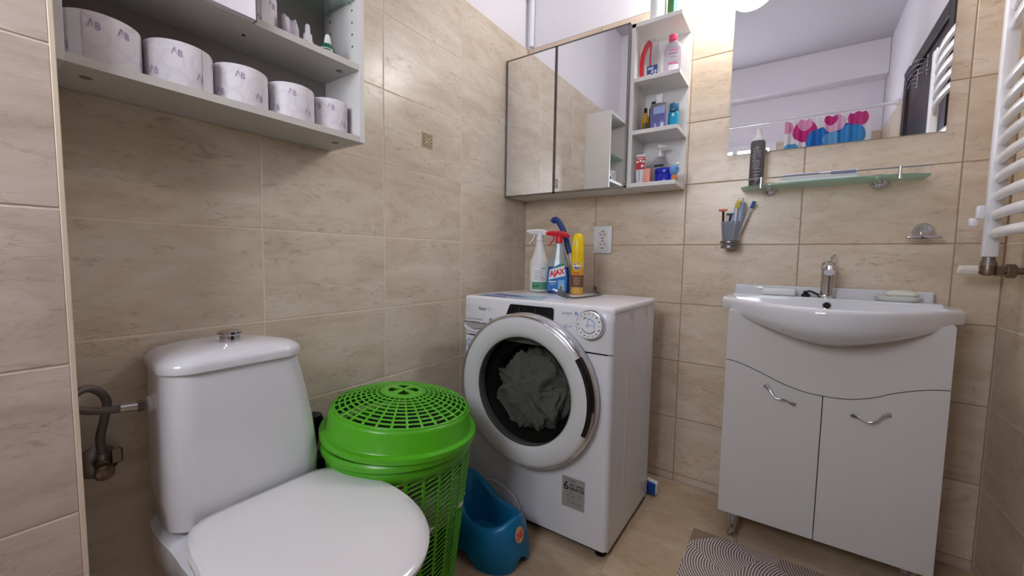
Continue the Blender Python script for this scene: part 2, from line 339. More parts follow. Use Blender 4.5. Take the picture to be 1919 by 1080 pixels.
# housing: front plate with porthole, sides, back, bottom
r_ = .018
P('front_plate', strip_ring(DX, DZ, MF, .205, MX0+r_, MX1-r_, .03, .668), ENAMEL, wm)
def cornercol(x, sgn, z0, z1):
    pts = [(x-sgn*r_*(1-math.sin(a)), MF+r_*(1-math.cos(a))) for a in [i*PI/12 for i in range(7)]]+[(x-sgn*.002, MF+r_), (x-sgn*.004, MF+.03), (x-sgn*r_, MF+.03)]
    return [(p[0], p[1], z) for z in (z0, z1) for p in pts], [list(range(len(pts))), list(range(len(pts), 2*len(pts)))]+[[i, (i+1) % len(pts), len(pts)+(i+1) % len(pts), len(pts)+i] for i in range(len(pts))]
P('corner_post', cornercol(MX0, -1, .03, .668), ENAMEL, wm, smooth=True); P('corner_post', cornercol(MX1, 1, .03, .668), ENAMEL, wm, smooth=True)
P('side_panel', bb(MX1-.004, MX1, MF+r_, MB_, .022, .797, .001, 1), ENAMEL, wm); P('side_panel', bb(MX0, MX0+.004, MF+r_, MB_, .022, .797, .001, 1), ENAMEL, wm)
P('back_panel', bb(MX0, MX1, MB_-.004, MB_, .03, .79), ENAMEL, wm); P('base', bb(MX0+.01, MX1-.01, MF+.012, MB_-.004, .018, .032), DARKHOLE, wm)
# pressed beads on the side
for ya, yb, z0, z1 in ((-.50, -.455, .12, .765), (-.335, -.29, .12, .765)):
    P('pressed_bead', tube([(MX1-.001, ya, z0), (MX1-.001, ya, z1-.02), (MX1-.001, (ya+yb)/2, z1), (MX1-.001, yb, z1-.02), (MX1-.001, yb, z0)], .003, 8, 5), ENAMEL, wm, smooth=True)
P('top_lid', bb(MX0-.001, MX1+.003, MF+.004, MB_, .792, MT, .011, 4), mat('lid_white', (236, 236, 242), .22, coat=.3), wm, smooth=True)
# control panel, slightly bulging forward
cpv = []
for x in (MX0, MX0+.004, MX0+.012, .25, .35, .45, .55, .65, MX1-.012, MX1-.004, MX1+.001):
    e = 0 if x in (MX0, MX1+.001) else (.006 if x in (MX0+.004, MX1-.004) else .012); q = MF+.014-e
    cpv.append([(x, MF+.06, .6695), (x, q+.004, .6695), (x, q-.002, .673), (x, q-.006, .72), (x, q-.006, .77), (x, q-.001, .80), (x, q+.006, .809), (x, MF+.06, .812)])
P('control_panel', loft(cpv), ENAMEL, wm, smooth=True)
FY = MF-.0045
def FP(x, z, y=None): return frameM((x, FY if y is None else y, z), (1, 0, 0), (0, 0, 1))
def onfront(part, x, z, y=None): return flat(part, FP(x, z, y))
disp = prism([(.318, .742), (.340, .752), (.36, .800), (.366, .803), (.53, .803), (.536, .798), (.538, .735), (.5, .742)], frameM((0, FY-.001, 0), (1, 0, 0), (0, 0, 1)), -.004)
P('display', disp, mat('display_black', (10, 10, 13), .12), wm)
P('display_mark', join(onfront(rect(.001, .03), .405, .783, FY-.0056), onfront(rect(.001, .03), .470, .783, FY-.0056), onfront(rect(.03, .001), .437, .766, FY-.0056), *[onfront(rect(.007, .0015), .43+.035*math.cos(i*2.4), .785+.008*math.sin(i*3.3), FY-.0056) for i in range(7)]), mat('display_grey', (74, 78, 84), .5), wm)
# detergent drawer: panel with scooped handle
P('drawer_scoop', join(xf(lathe([(.006, -.002), (.05, .0), (.055, .003), (.05, .006), (.044, .002), (.006, -.004)], 28, 1.0, .42), frameM((.204, FY, .706), (1, 0, 0), (0, 0, 1)))), ENAMEL, wm, smooth=True)
P('drawer_grip_shade', onfront(poly([(-.045, .008)]+[(.045*math.cos(a), .006-.02*abs(math.sin(a))) for a in [PI+i*PI/12 for i in range(13)]]+[(.045, .008)]), .204, .712, FY-.0085), mat('scoop_shade', (168, 166, 166), .5), wm)  # flat grey patch paints the shade inside the scooped grip
P('drawer_edge', bb(.152, .262, FY-.0085, FY, .7205, .7235, .001, 1), STEEL, wm)
def txt(s, size, x, z, m, parent=wm, y=None, **k): return P('lettering', onfront(text_geo(s, size, **k), x, z, y), m, parent)
txt('Rapid', .0145, .237, .776, INK, y=FY-.003); P('lettering', onfront(disc(.006, n=20, r2=.0048), .268, .777, FY-.003), INKG, wm)
txt('HYG SMART INVERTER', .0085, .195, .734, INKG, y=FY-.003); P('emblem', onfront(poly([(0, .009), (.006, .002), (.006, -.003), (0, -.006), (-.006, -.003), (-.006, .002)]), .277, .737, FY-.003), INKG, wm)
P('emblem', join(onfront(disc(.011, n=24, r2=.0095), .166, .775, FY-.003)), mat('pale_mark', (200, 190, 198), .4), wm, label='pale oval maker emblem')
txt('smart', .0155, .585, .791, INKG, y=FY-.003, shear=.3); txt('Fi', .0165, .62, .791, INKB, y=FY-.003, bold=.0004)
P('lettering', onfront(disc(.006, n=8, r2=.0045), .583, .748, FY-.003), INKB, wm); txt('NFC', .007, .601, .748, INKG, y=FY-.003)
# programme knob
KX, KZ = .672, .762
kn = P('programme_knob', axl([(.047, 0), (.047, .012), (.045, .02), (.043, .021)], (KX, FY+.002, KZ), (0, -1, 0), 48), CHROME, wm, smooth=True, label='chrome-rimmed programme knob')
ABS[kn.name] = ABS[wm.name]
P('dial_face', onfront(disc(.0428, n=40), KX, KZ, FY-.0195), mat('dial_white', (232, 232, 236), .3), kn)
marks = []
for i in range(16):
    a = 2*PI*i/16; q = random.choice([disc(.0032, n=10, r2=.0022), rect(.005, .0035), rect(.006, .0012), disc(.0028, n=6), poly([(-.003, -.002), (.003, -.002), (0, .003)])])
    marks.append(onfront(q, KX+.036*math.cos(a), KZ+.036*math.sin(a), FY-.02))
def arcp(r, a0, a1, wd, n=20): 
    return [(math.cos(a0+(a1-a0)*i/n)*q, math.sin(a0+(a1-a0)*i/n)*q, 0) for q in (r, r+wd) for i in range(n+1)], [[i, i+1, n+2+i, n+1+i] for i in range(n)]
marks += [onfront(arcp(.0245, PI+.5, 2*PI-.6, .0022), KX, KZ, FY-.02), onfront(arcp(.024, PI*.62, PI*.75, .003), KX, KZ, FY-.02)]
P('dial_symbols', join(*marks), INK, kn)
P('dial_symbols', join(onfront(arcp(.018, -.5, 1.8, .002), KX, KZ, FY-.0201), onfront(disc(.0045, n=16, r2=.003), KX-.005, KZ-.002, FY-.0201), onfront(rect(.016, .0012), KX+.007, KZ+.0, FY-.0201), onfront(poly([(-.006, 0), (-.0045, 0), (-.002, .02), (-.0035, .02)]), KX, KZ, FY-.0201)), INKB, kn, label='blue dial symbols')
# door
door = P('door_ring', axl([(.206, .0), (.262, .0), (.268, .01), (.266, .035), (.258, .05), (.244, .0565), (.21, .056), (.192, .050), (.185, .042), (.184, .03), (.19, .005)], (DX, MF, DZ), (0, -1, 0), 96), mat('door_white', (214, 214, 218), .2, coat=.4), wm, smooth=True, label='wide white door ring')
ABS[door.name] = ABS[wm.name]
# axl caps the ends: drop the two big caps
me = door.data; bm = bmesh.new(); bm.from_mesh(me); bmesh.ops.delete(bm, geom=[f for f in bm.faces if len(f.verts) > 40], context='FACES'); bm.to_mesh(me); bm.free()
def arc_sweep(ra, prof, a0, a1, n=48):
    """prof list of (dr, dy) swept round the door centre"""
    rings = []
    for i in range(n+1):
        a = a0+(a1-a0)*i/n; rings.append([(DX+math.cos(a)*(ra+dr), MF+dy, DZ+math.sin(a)*(ra+dr)) for dr, dy in prof])
    return loft(rings)
P('chrome_trim', arc_sweep(.25, [(.007, -.0535), (.012, -.0515), (.0165, -.047), (.0175, -.040), (.012, -.040)], math.radians(35), math.radians(190)), CHROME, door, smooth=True)
P('chrome_trim', arc_sweep(.256, [(.003, -.049), (.0105, -.043), (.013, -.034), (.008, -.028)], math.radians(-90), math.radians(35)), CHROME, door, smooth=True)
P('door_grip', arc_sweep(.246, [(0, -.0575), (.01, -.0565), (.0145, -.049), (.008, -.045)], math.radians(-22), math.radians(35)), mat('grip_dark', (22, 20, 20), .25), door, smooth=True, label='black grip recess in the door edge')
glassy('door_glass', (168, 170, 166), .03, .03, base=(26, 30, 28))
gl = P('door_glass', axl([(.002, .012), (.10, .016), (.15, .026), (.178, .040), (.186, .047), (.183, .0475)], (DX, MF, DZ), (0, -1, 0), 64), MC['door_glass'], door, smooth=True)
bm = bmesh.new(); bm.from_mesh(gl.data); bmesh.ops.delete(bm, geom=[f for f in bm.faces if len(f.verts) > 40 and abs(sum((v.co-f.verts[0].co).length for v in f.verts)) > 1], context='FACES'); bm.to_mesh(gl.data); bm.free()
P('gasket', axl([(.204, .002), (.195, -.01), (.16, -.02), (.15, -.05), (.155, -.055)], (DX, MF, DZ), (0, -1, 0), 64), mat('rubber_grey', (52, 56, 52), .5), wm, smooth=True)
gk = bpy.data.objects['gasket']; bm = bmesh.new(); bm.from_mesh(gk.data); bmesh.ops.delete(bm, geom=[f for f in bm.faces if len(f.verts) > 40], context='FACES'); bm.to_mesh(gk.data); bm.free()
P('drum', axl([(.155, -.05), (.225, -.055), (.225, -.30), (.01, -.31)], (DX, MF, DZ), (0, -1, 0), 48), mat('drum_steel', (120, 118, 116), .3, metal=1), wm, smooth=True)
gk = bpy.data.objects['drum']; bm = bmesh.new(); bm.from_mesh(gk.data); bmesh.ops.delete(bm, geom=[f for f in bm.faces if len(f.verts) > 40], context='FACES'); bm.to_mesh(gk.data); bm.free()
# crumpled laundry
def cloth_blob(c, r, seed, sub=5, amp=.22, fr=1.6):
    from mathutils import noise
    bm = bmesh.new(); bmesh.ops.create_icosphere(bm, subdivisions=sub, radius=1)
    for v in bm.verts:
        p = v.co.copy()+Vector((seed*3.1, seed, 0)); wv = noise.noise_vector(p*fr*.6)
        n = abs(noise.noise((p+wv*.9)*fr)); n2 = abs(noise.noise((p+wv*.7)*fr*2.3)); n3 = abs(noise.noise((p+wv)*fr*5))
        k = 1+amp*(1-2.6*n)+amp*.45*(1-2.6*n2)+amp*.15*(1-3*n3)
        v.co = Vector((c[0]+v.co.x*r[0]*k, c[1]+v.co.y*r[1]*k, c[2]+v.co.z*r[2]*k))
    bm.verts.index_update(); out = ([v.co.copy() for v in bm.verts], [[v.index for v in f.verts] for f in bm.faces]); bm.free(); return out
CLW = mat('laundry_white', (214, 208, 204), .9)
lb = cloth_blob((DX-.0, MF+.07, DZ-.03), (.145, .075, .125), 3.7, 6, .22, 1.5)
lb = ([Vector((v.x, max(v.y, MF-.012), v.z)) for v in lb[0]], lb[1])
o = P('laundry', lb, CLW, None, smooth=True); tag(o, 'crumpled white laundry inside the washing machine drum', 'laundry')
# stickers and feet
st = P('sticker', onfront(poly([(0, 0), (.082, 0), (.082, .105), (0, .105)]), .583, .138, MF-.0008), mat('silver_sticker', (160, 156, 152), .4), wm, label='silver sticker with black print'); ABS[st.name] = ABS[wm.name]
TY = MF-.0014
txt('6', .04, .598, .210, INK, st, y=TY, bold=.0008); txt('MESI  MESES', .0095, .637, .2185, INK, st, y=TY, bold=.0002); txt('GRATIS', .0165, .636, .205, INK, st, y=TY, bold=.0004)
txt('Candy', .011, .617, .233, mat('print_navy', (50, 60, 120), .5), st, y=TY, shear=.3)
for zz, s in ((.190, 'I I  www.-------.com'), (.179, 'TEL  0800 777 576'), (.168, 'RO  ------------'), (.157, 'TEL  000 223 000')): txt(s, .0072, .627, zz, INK, st, y=TY)
P('round_sticker', join(onfront(disc(.019, n=28, r2=.0165), .172, .636, MF-.0008), onfront(rect(.022, .0022), .172, .645, MF-.0008), onfront(rect(.005, .012), .166, .632, MF-.0008), onfront(rect(.007, .009), .178, .630, MF-.0008)), mat('sticker_blue', (96, 136, 180), .5), wm)
for x in (MX0+.05, MX1-.03):
    for y in (MF+.035, MB_-.03): P('foot', lathe([(.014, .018), (.014, .008), (.019, .007), (.019, 0)], 16, c=(x, y, 0)), BLACK, wm, smooth=True)
ts = P('top_sticker', join(flat(poly([(0, 0), (.30, -.012), (.24, .14), (.03, .13)]), frameM((.175, -.612, MT+.0006), (1, 0, 0), (0, 1, 0)))), mat('sticker_print', (178, 206, 232), .25), wm, label='pale blue advertising sticker on the lid'); ABS[ts.name] = ABS[wm.name]
TM = frameM((.175, -.612, MT+.0011), (1, 0, 0), (0, 1, 0))
P('sticker_art', join(flat(poly([(.005, .005), (.15, -.004), (.13, .015), (.03, .03), (.04, .12), (.03, .125)]), TM), flat(poly([(.03, .06), (.16, .05), (.19, .08), (.12, .09), (.05, .10)]), TM)), mat('art_blue', (40, 116, 196), .25), ts)
P('sticker_art', join(flat(poly([(.075, .045), (.13, .035), (.15, .05), (.12, .07), (.09, .068)]), TM)), mat('art_peach', (222, 160, 140), .3), ts)
P('sticker_art', join(*[flat(rect(.09, .003, .2, .015+.014*i), TM) for i in range(6)]), mat('art_grey', (206, 216, 226), .3), ts)
# ---------------------------------------------------------------- things on the machine
def spray_head(c, z, yawd, m, mtrig, parent, k=1.0):
    """trigger head facing azimuth yawd (nozzle direction)"""
    M = Matrix.Translation((c[0], c[1], z)) @ Matrix.Rotation(yawd, 4, 'Z') @ Matrix.Scale(k, 4)
    def sl(pts): return [M @ Vector(p) for p in pts]
    def box2(x, hy, z0, z1): return [(x, -hy*.8, z0), (x, -hy, z0+.003), (x, -hy, z1-.004), (x, -hy*.6, z1), (x, hy*.6, z1), (x, hy, z1-.004), (x, hy, z0+.003), (x, hy*.8, z0)]
    body = loft([sl(box2(x, hy, a, b)) for x, hy, a, b in ((-.045, .006, .012, .020), (-.036, .010, .012, .032), (-.018, .0115, .016, .040), (.01, .0115, .018, .042), (.028, .0115, .019, .041), (.044, .009, .022, .040), (.050, .008, .024, .038))])
    P('spray_head', body, m, parent, smooth=True)
    P('nozzle', xf(axl([(.007, 0), (.008, .002), (.008, .010), (.005, .011)], (.048, 0, .031), (1, 0, 0), 12), M), m, parent, smooth=True)
    trg = loft([sl([(x-.0035, -.005, zz), (x+.0035, -.005, zz), (x+.0035, .005, zz), (x-.0035, .005, zz)]) for x, zz in ((.022, .022), (.024, .010), (.032, -.004), (.041, -.016), (.048, -.022))])
    P('trigger', trg, mtrig, parent)
    P('collar', xf(lathe([(.0125, -.012), (.0155, -.010), (.0155, .008), (.013, .016), (.012, .022)], 20), M), m, parent, smooth=True)
fc = math.atan2(CY+.3, CX-.3)      # azimuth from the corner towards the viewer side
# white disinfectant spray
c = (.262, -.285)
t = thing('spray_bottle', 'translucent white spray bottle with white trigger and green-based label on the washing machine', 'bottle', (*c, MT))
HZ = mat('hdpe_white', (226, 226, 222), .35, sss=0)
P('bottle_body', lathe([(.03, 0), (.041, .002), (.044, .008), (.044, .12), (.0425, .135), (.034, .150), (.022, .185), (.0165, .215), (.015, .222)], 32, 1, .8, c=(*c, MT)), HZ, t, smooth=True)
PL_ = lambda w, h, z, m, cx=0, r=.0446: P('label_print', wrap(rect(w, h, cx, 0, 10), c, r, fcl, MT+z, 1, .8), m, t)
fcl = math.atan2(-1.2, .62)
PL_(.075, .094, .060, mat('label_white', (236, 238, 238), .5)); PL_(.075, .032, .028, mat('label_green', (84, 158, 118), .5), r=.0449)
for i in range(9): PL_(.052-.006*(i % 3), .0012, .094-.0052*i, INKG, -.006, .0451)
PL_(.024, .005, .103, mat('logo_teal', (120, 180, 180), .5), .016, .0452)
for i in range(5): P('label_print', wrap((lambda q: ([(v[0]+.018+.006*math.cos(i*2.2), v[1]+.006*math.sin(i*2.2), 0) for v in q[0]], q[1]))(rect(.006, .0015)), c, .0453, fcl, MT+.056, 1, .8), RED, t)
for x in (-.024, -.008): PL_(.007, .008, .026, INK, x, .0454)
spray_head(c, MT+.232, math.radians(195), PLASW, PLASW, t, 1.0)
# glass cleaner AJAX
c = (.366, -.30)
t = thing('glass_cleaner_spray', 'blue glass cleaner spray bottle with red trigger standing on the washing machine', 'bottle', (*c, MT))
glassy('clear_plastic', (222, 228, 232), .12, .1)
BL = mat('blue_liquid', (14, 66, 138), .15, coat=.3)
def sqb(prof, sx, sy, rz=0, cc=None, n=36, pw=3): 
    cc = cc or c; L_ = lathe(prof, n, sx, sy, pw=pw); return move(([Matrix.Rotation(rz, 3, 'Z') @ Vector(v) for v in L_[0]], L_[1]), (cc[0], cc[1], MT))
RZ = math.radians(20)
P('liquid', sqb([(.036, 0), (.046, .003), (.049, .012), (.049, .05), (.0475, .08), (.044, .105), (.0435, .112)], 1, .62, RZ), BL, t, smooth=True)
P('bottle_body', sqb([(.0437, .112), (.0405, .128), (.031, .152), (.0255, .172), (.0195, .195), (.0165, .205), (.0155, .212)], 1, .62, RZ), mat('blue_grey_plastic', (150, 160, 164), .12, trans=0), t, smooth=True)
LM = frameM((c[0]+math.cos(RZ-PI/2)*.0315, c[1]+math.sin(RZ-PI/2)*.0315, MT), (math.cos(RZ), math.sin(RZ), 0), (0, 0, 1))
def fl2(part, x, z, d=0): return [LM @ Vector((v[0]+x, v[1]+z, d)) for v in part[0]], part[1]
P('label_print', fl2(poly([(-.042, .012), (.038, .012), (.040, .062), (.036, .10), (.01, .125), (-.038, .10), (-.042, .06)]), 0, 0, .0), mat('ajax_blue', (24, 112, 190), .4), t)
P('label_print', fl2(poly([(-.036, .058), (.034, .076), (.028, .118), (-.032, .100)]), 0, 0, .0008), PLASW, t)
P('label_print', fl2(poly([(-.018, .104), (.028, .119), (.026, .128), (.005, .118)]), 0, 0, .0006), mat('ajax_green', (30, 130, 70), .4), t)
tg = text_geo('AJAX', .031, shear=.15, bold=.0014); R12 = Matrix.Rotation(math.radians(13), 3, 'Z'); tg = ([R12 @ Vector((v[0]*.86, v[1], 0)) for v in tg[0]], tg[1])
P('lettering', fl2(tg, -.003, .0875, .0014), mat('ajax_red', (212, 20, 52), .4), t)
P('label_print', fl2(poly([(.003, .014), (.03, .014), (.03, .058), (.003, .058)]), 0, 0, .0008), mat('pale_blue', (120, 180, 226), .4), t)
P('label_print', join(fl2(rect(.014, .022), .018, .026, .0012), fl2(rect(.032, .005), -.02, .050, .0012), fl2(rect(.024, .002), -.02, .040, .0012)), PLASW, t)
P('label_print', join(*[fl2(rect(.0008+.0006*(i % 2), .018), .0125+.0016*i, .026, .0015) for i in range(7)]), INK, t)
spray_head(c, MT+.222, math.radians(195), RED, RED, t, .98)
# blue-handled squeegee behind
t = thing('window_squeegee', 'dark blue curved-handle cleaning brush standing behind the spray bottles', 'brush', (.375, -.235, MT))
P('handle', tube([(.292, -.228, 1.128), (.303, -.228, 1.139), (.318, -.228, 1.132), (.338, -.229, 1.105), (.358, -.231, 1.065), (.372, -.233, 1.02), (.384, -.235, .99)], .0125, 12, 6, flat=1.0), NAVY, t, smooth=True)
P('trigger', tube([(.322, -.23, 1.062), (.335, -.23, 1.068), (.352, -.232, 1.06), (.366, -.232, 1.045)], .006, 8, 5), NAVY, t, smooth=True)
P('shaft', cyl((.383, -.235, 1.0), (.398, -.235, MT+.03), .0055), PLASW, t, smooth=True)
P('brush_head', bb(.378, .416, -.255, -.215, MT, MT+.035, .006, 2), PLASW, t, smooth=True)
# polish can
c = (.447, -.287)
t = thing('polish_can', 'yellow furniture polish spray can with brown lower label on the washing machine', 'spray can', (*c, MT))
P('can_body', lathe([(.024, 0), (.0265, .002), (.0265, .17), (.026, .175)], 32, c=(*c, MT)), mat('can_gold', (214, 160, 40), .3), t, smooth=True)
P('cap', lathe([(.026, .175), (.0258, .215), (.0225, .238), (.014, .250), (.002, .253)], 32, c=(*c, MT)), YELLOW, t, smooth=True)
fcl = math.atan2(-1.2, .50)
def PL2(part, z, m, r=.0268, **k): return P('label_print', wrap(part, c, r, fcl, MT+z), m, t, **k)
PL2(rect(.07, .06, 0, 0, 12), .145, mat('can_yellow', (236, 196, 24), .3)); PL2(rect(.07, .05, .0, 0, 12), .055, mat('can_brown', (112, 78, 60), .4))
PL2(rect(.07, .025, .0, 0, 12), .0175, mat('can_tan', (208, 160, 84), .4), .0269)
PL2(disc(.017, n=24), .118, PLASW, .0272); PL2(disc(.0145, n=24), .118, mat('can_blue', (20, 80, 170), .4), .0274); PL2(rect(.030, .006), .118, PLASW, .0276)
PL2(join(rect(.03, .003, -.004), rect(.022, .0025, -.004, -.006), rect(.03, .0015, -.004, -.012)), .09, mat('can_red', (190, 60, 50), .4), .0272)
PL2(join(*[rect(.036-.004*i, .0015, 0, -.008*i) for i in range(4)]), .068, mat('tan_text', (200, 180, 150), .4), .0272)
PL2(rect(.010, .013, -.017, 0), .212, PLASW, .0266); PL2(rect(.004, .005, -.017, 0), .213, RED, .0269)
# power plug and cord
t = thing('power_plug', 'grey two-pin plug with its cord lying on the washing machine lid', 'plug', (.50, -.47, MT))
M = Matrix.Translation((.482, -.50, MT+.021)) @ Matrix.Rotation(math.radians(205), 4, 'Z') @ Matrix.Rotation(math.radians(-25), 4, 'Y')
PG = mat('plug_grey', (88, 92, 96), .45)
P('plug_body', xf(join(bb(-.018, .012, -.017, .017, -.011, .011, .006, 2), bb(-.034, -.016, -.008, .008, -.007, .007, .003, 2)), M), PG, t, smooth=True)
P('pin', xf(join(cyl((.012, .0095, 0), (.031, .0095, 0), .0024, n=10)), M), CHROME, t, smooth=True); P('pin', xf(join(cyl((.012, -.0095, 0), (.031, -.0095, 0), .0024, n=10)), M), CHROME, t, smooth=True)
P('cord', tube([M @ Vector((-.034, 0, 0)), (.53, -.475, MT+.004), (.545, -.38, MT+.004), (.54, -.26, MT+.004), (.505, -.20, MT+.004), (.465, -.15, MT+.012), (.44, -.09, MT+.02), (.43, -.05, MT+.012), (.43, -.02, .76), (.44, -.02, .6)], .0032, 8, 8), PG, t, smooth=True)
# ================================================================ SOCKET
t = thing('wall_socket', 'white double power socket on the tiles beside the mirrored cabinet', 'socket', (.4405, 0, 1.058))
P('plate', bb(.396, .485, -.011, 0, .994, 1.122, .003, 2), PLASW, t, smooth=True)
for z in (1.081, 1.036):
    q = P('outlet', axl([(.0205, 0), (.0205, .0022), (.0185, .0024), (.0175, .0008), (.002, .0008)], (.4405, -.011, z), (0, -1, 0), 28), mat('socket_white', (222, 216, 208), .4), t, smooth=True)
    P('contact_hole', axl([(.0027, 0), (.0027, .0004)], (.4315, -.0118, z), (0, -1, 0), 10), BLACK, q); P('contact_hole', axl([(.0027, 0), (.0027, .0004)], (.4495, -.0118, z), (0, -1, 0), 10), BLACK, q)
    for s_ in (1, -1): P('earth_clip', bb(.438, .443, -.0135, -.0115, z+s_*.0165-.003, z+s_*.0165+.003), INK, q)
# ================================================================ MIRRORED CABINET ON THE BACK WALL
C0, C1, CZ0, CZ1, CF = .004, .60, 1.262, 1.903, -.19
t = thing('mirrored_cabinet', 'white wall cabinet with two grey-framed mirror doors in the corner', 'cabinet', (.3, 0, CZ0))
P('side_panel', bb(C0, C0+.016, CF+.02, 0, CZ0+.016, CZ1-.016), WHITE, t); P('side_panel', bb(C1-.016, C1, CF+.02, 0, CZ0+.016, CZ1-.016), WHITE, t)
P('top_panel', bb(C0, C1, CF+.02, 0, CZ1-.016, CZ1), WHITE, t); P('bottom_panel', bb(C0, C1, CF+.02, 0, CZ0, CZ0+.016), WHITE, t); P('back_panel', bb(C0+.016, C1-.016, -.006, 0, CZ0+.016, CZ1-.016), WHITE, t)
for a, b in ((C0, .270), (.273, C1)):
    d = P('mirror_door', bb(a+.004, b-.004, CF+.004, CF+.018, CZ0+.004, CZ1-.004), WHITE, t, label='grey-framed mirror door'); ABS[d.name] = ABS[t.name]
    P('mirror_glass', bb(a+.005, b-.005, CF+.0005, CF+.004, CZ0+.005, CZ1-.005), MIRROR, d)
    P('door_frame', join(bb(a, a+.005, CF-.0012, CF+.018, CZ0, CZ1), bb(b-.005, b, CF-.0012, CF+.018, CZ0, CZ1), bb(a, b, CF-.0012, CF+.018, CZ1-.005, CZ1), bb(a, b, CF-.0012, CF+.018, CZ0, CZ0+.005)), FRAME, d)
for x, y in ((.09, -.03), (.12, -.03), (.105, -.14), (.57, -.15)): P('screw_cap', lathe([(.004, -.0008), (.004, 0)], 12, c=(x, y, CZ0)), DARKHOLE, t)
# open corner shelf unit
S0, S1, SF = .601, .791, -.17
t = thing('open_shelf_unit', 'narrow white open shelf unit fixed beside the mirrored cabinet', 'shelf', (.7, 0, CZ0))
P('side_panel', bb(S0, S0+.016, SF, 0, CZ0, CZ1), WHITE, t); P('back_panel', bb(S0+.016, S1, -.012, 0, CZ0+.016, CZ1), WHITE, t)
TZ = (CZ0+.016, 1.487, 1.692, CZ1+.002)
for z in TZ: P('shelf_board', bb(S0+.016 if z < 1.9 else S0, S1, SF, -.012 if z < 1.9 else 0, z-.016, z, .0006, 1), WHITE, t)
for x, y in ((.63, -.05), (.70, -.14), (.765, -.03)): P('screw_cap', lathe([(.003, -.0008), (.003, 0)], 12, c=(x, y, CZ0)), DARKHOLE, t)
# ---- items, top board
def simple_bottle(name, label, c, z, prof, m, cap, mc, sx=1, sy=1, cat='bottle', pw=2, group=None, rz=0):
    t = thing(name, label, cat, (c[0], c[1], z), rz, group)
    P('bottle_body', lathe(prof, 28, sx, sy, pw=pw), m, t, smooth=True, local=True)
    if cap: P('cap', lathe(cap, 24), mc, t, smooth=True, local=True)
    return t
def lab(t, part, r, a0, z, m, sx=1, sy=1): return P('label_print', wrap(part, (0, 0), r, a0, z, sx, sy), m, t, local=True)
FA = math.radians(-72)
simple_bottle('lotion_bottle', 'plain white bottle on top of the open shelf unit', (.685, -.115), TZ[3], [(.025, 0), (.030, .003), (.030, .13), (.022, .145)], PLASW, [(.018, .145), (.018, .175), (.015, .178)], PLASW)
t = simple_bottle('shampoo_bottle', 'clear blue-green labelled bottle on top of the open shelf unit', (.745, -.105), TZ[3], [(.020, 0), (.026, .004), (.026, .11), (.018, .13)], mat('aqua_plastic', (150, 200, 214), .15), [(.014, .13), (.014, .155), (.012, .158)], INKB)
lab(t, rect(.03, .09, -.02), .0264, FA, .055, mat('leaf_green', (70, 120, 60), .5)); lab(t, join(*[rect(.026, .006, .016, .014*i) for i in range(6)]), .0266, FA, .02, mat('label_aqua', (90, 150, 190), .5))
# ---- tier under it: clear bag with red-handled brush and blue sachet, micellar bottle
t = thing('wc_freshener_pack', 'clear plastic pack holding a red curved handle and blue card on the shelf', 'package', (.660, -.10, TZ[2]))
P('red_handle', tube([(.634, -.12, TZ[2]+.002), (.630, -.12, TZ[2]+.05), (.634, -.12, TZ[2]+.10), (.645, -.115, TZ[2]+.135), (.658, -.11, TZ[2]+.155)], .010, 10, 6, flat=.7), RED, t, smooth=True)
P('red_handle', tube([(.655, -.09, TZ[2]+.07), (.655, -.092, TZ[2]+.11), (.660, -.10, TZ[2]+.15)], .0045, 8, 6), RED, t, smooth=True)
P('blue_card', bb(.648, .690, -.112, -.106, TZ[2]+.002, TZ[2]+.062, .002, 1), mat('card_blue', (34, 66, 132), .3), t)
P('card_print', join(*[prism([(-.006, -.004), (.008, -.002), (.004, .006), (-.004, .005)], frameM((.658+.012*(i % 3), -.1122, TZ[2]+.012+.012*(i//2)), (math.cos(i), 0, math.sin(i)), (-math.sin(i), 0, math.cos(i))), .0006) for i in range(8)]), mat('card_white', (200, 214, 236), .3), t)
bag = lathe([(.030, .001), (.036, .03), (.036, .10), (.030, .145), (.012, .168)], 40, 1, .62, cap0=False, cap1=False)
rr = random.Random(3); bag = ([Vector((.663+v[0]*(1+rr.uniform(-.06, .06)), -.108+v[1]*(1+rr.uniform(-.08, .08)), TZ[2]+v[2])) for v in bag[0]], bag[1])
glassy('clear_film', (240, 242, 246), .05, .08); P('plastic_bag', bag, MC['clear_film'], t, smooth=True)
glassy('clear_bottle', (226, 222, 230), .16, .06)
t = simple_bottle('cleansing_water_bottle', 'clear cleansing water bottle with a pink cap on the upper open shelf', (.748, -.115), TZ[2], [(.026, 0), (.032, .003), (.033, .008), (.033, .100), (.030, .115), (.016, .128), (.013, .132)], MC['clear_bottle'], [(.014, .130), (.0155, .132), (.0155, .152), (.013, .154)], mat('pink_cap', (222, 70, 110), .35), 1, .62)
lab(t, rect(.040, .028, 0, 0), .0334, FA, .020, mat('label_pale', (236, 226, 234), .5), 1, .62); lab(t, join(rect(.034, .006, -.004, 0), rect(.03, .005, -.002, .048)), .0336, FA, .040, mat('label_pink', (220, 110, 150), .5), 1, .62); lab(t, join(rect(.03, .004, -.004, 0), rect(.02, .002, -.004, -.012)), .0336, FA, .076, INKG, 1, .62)
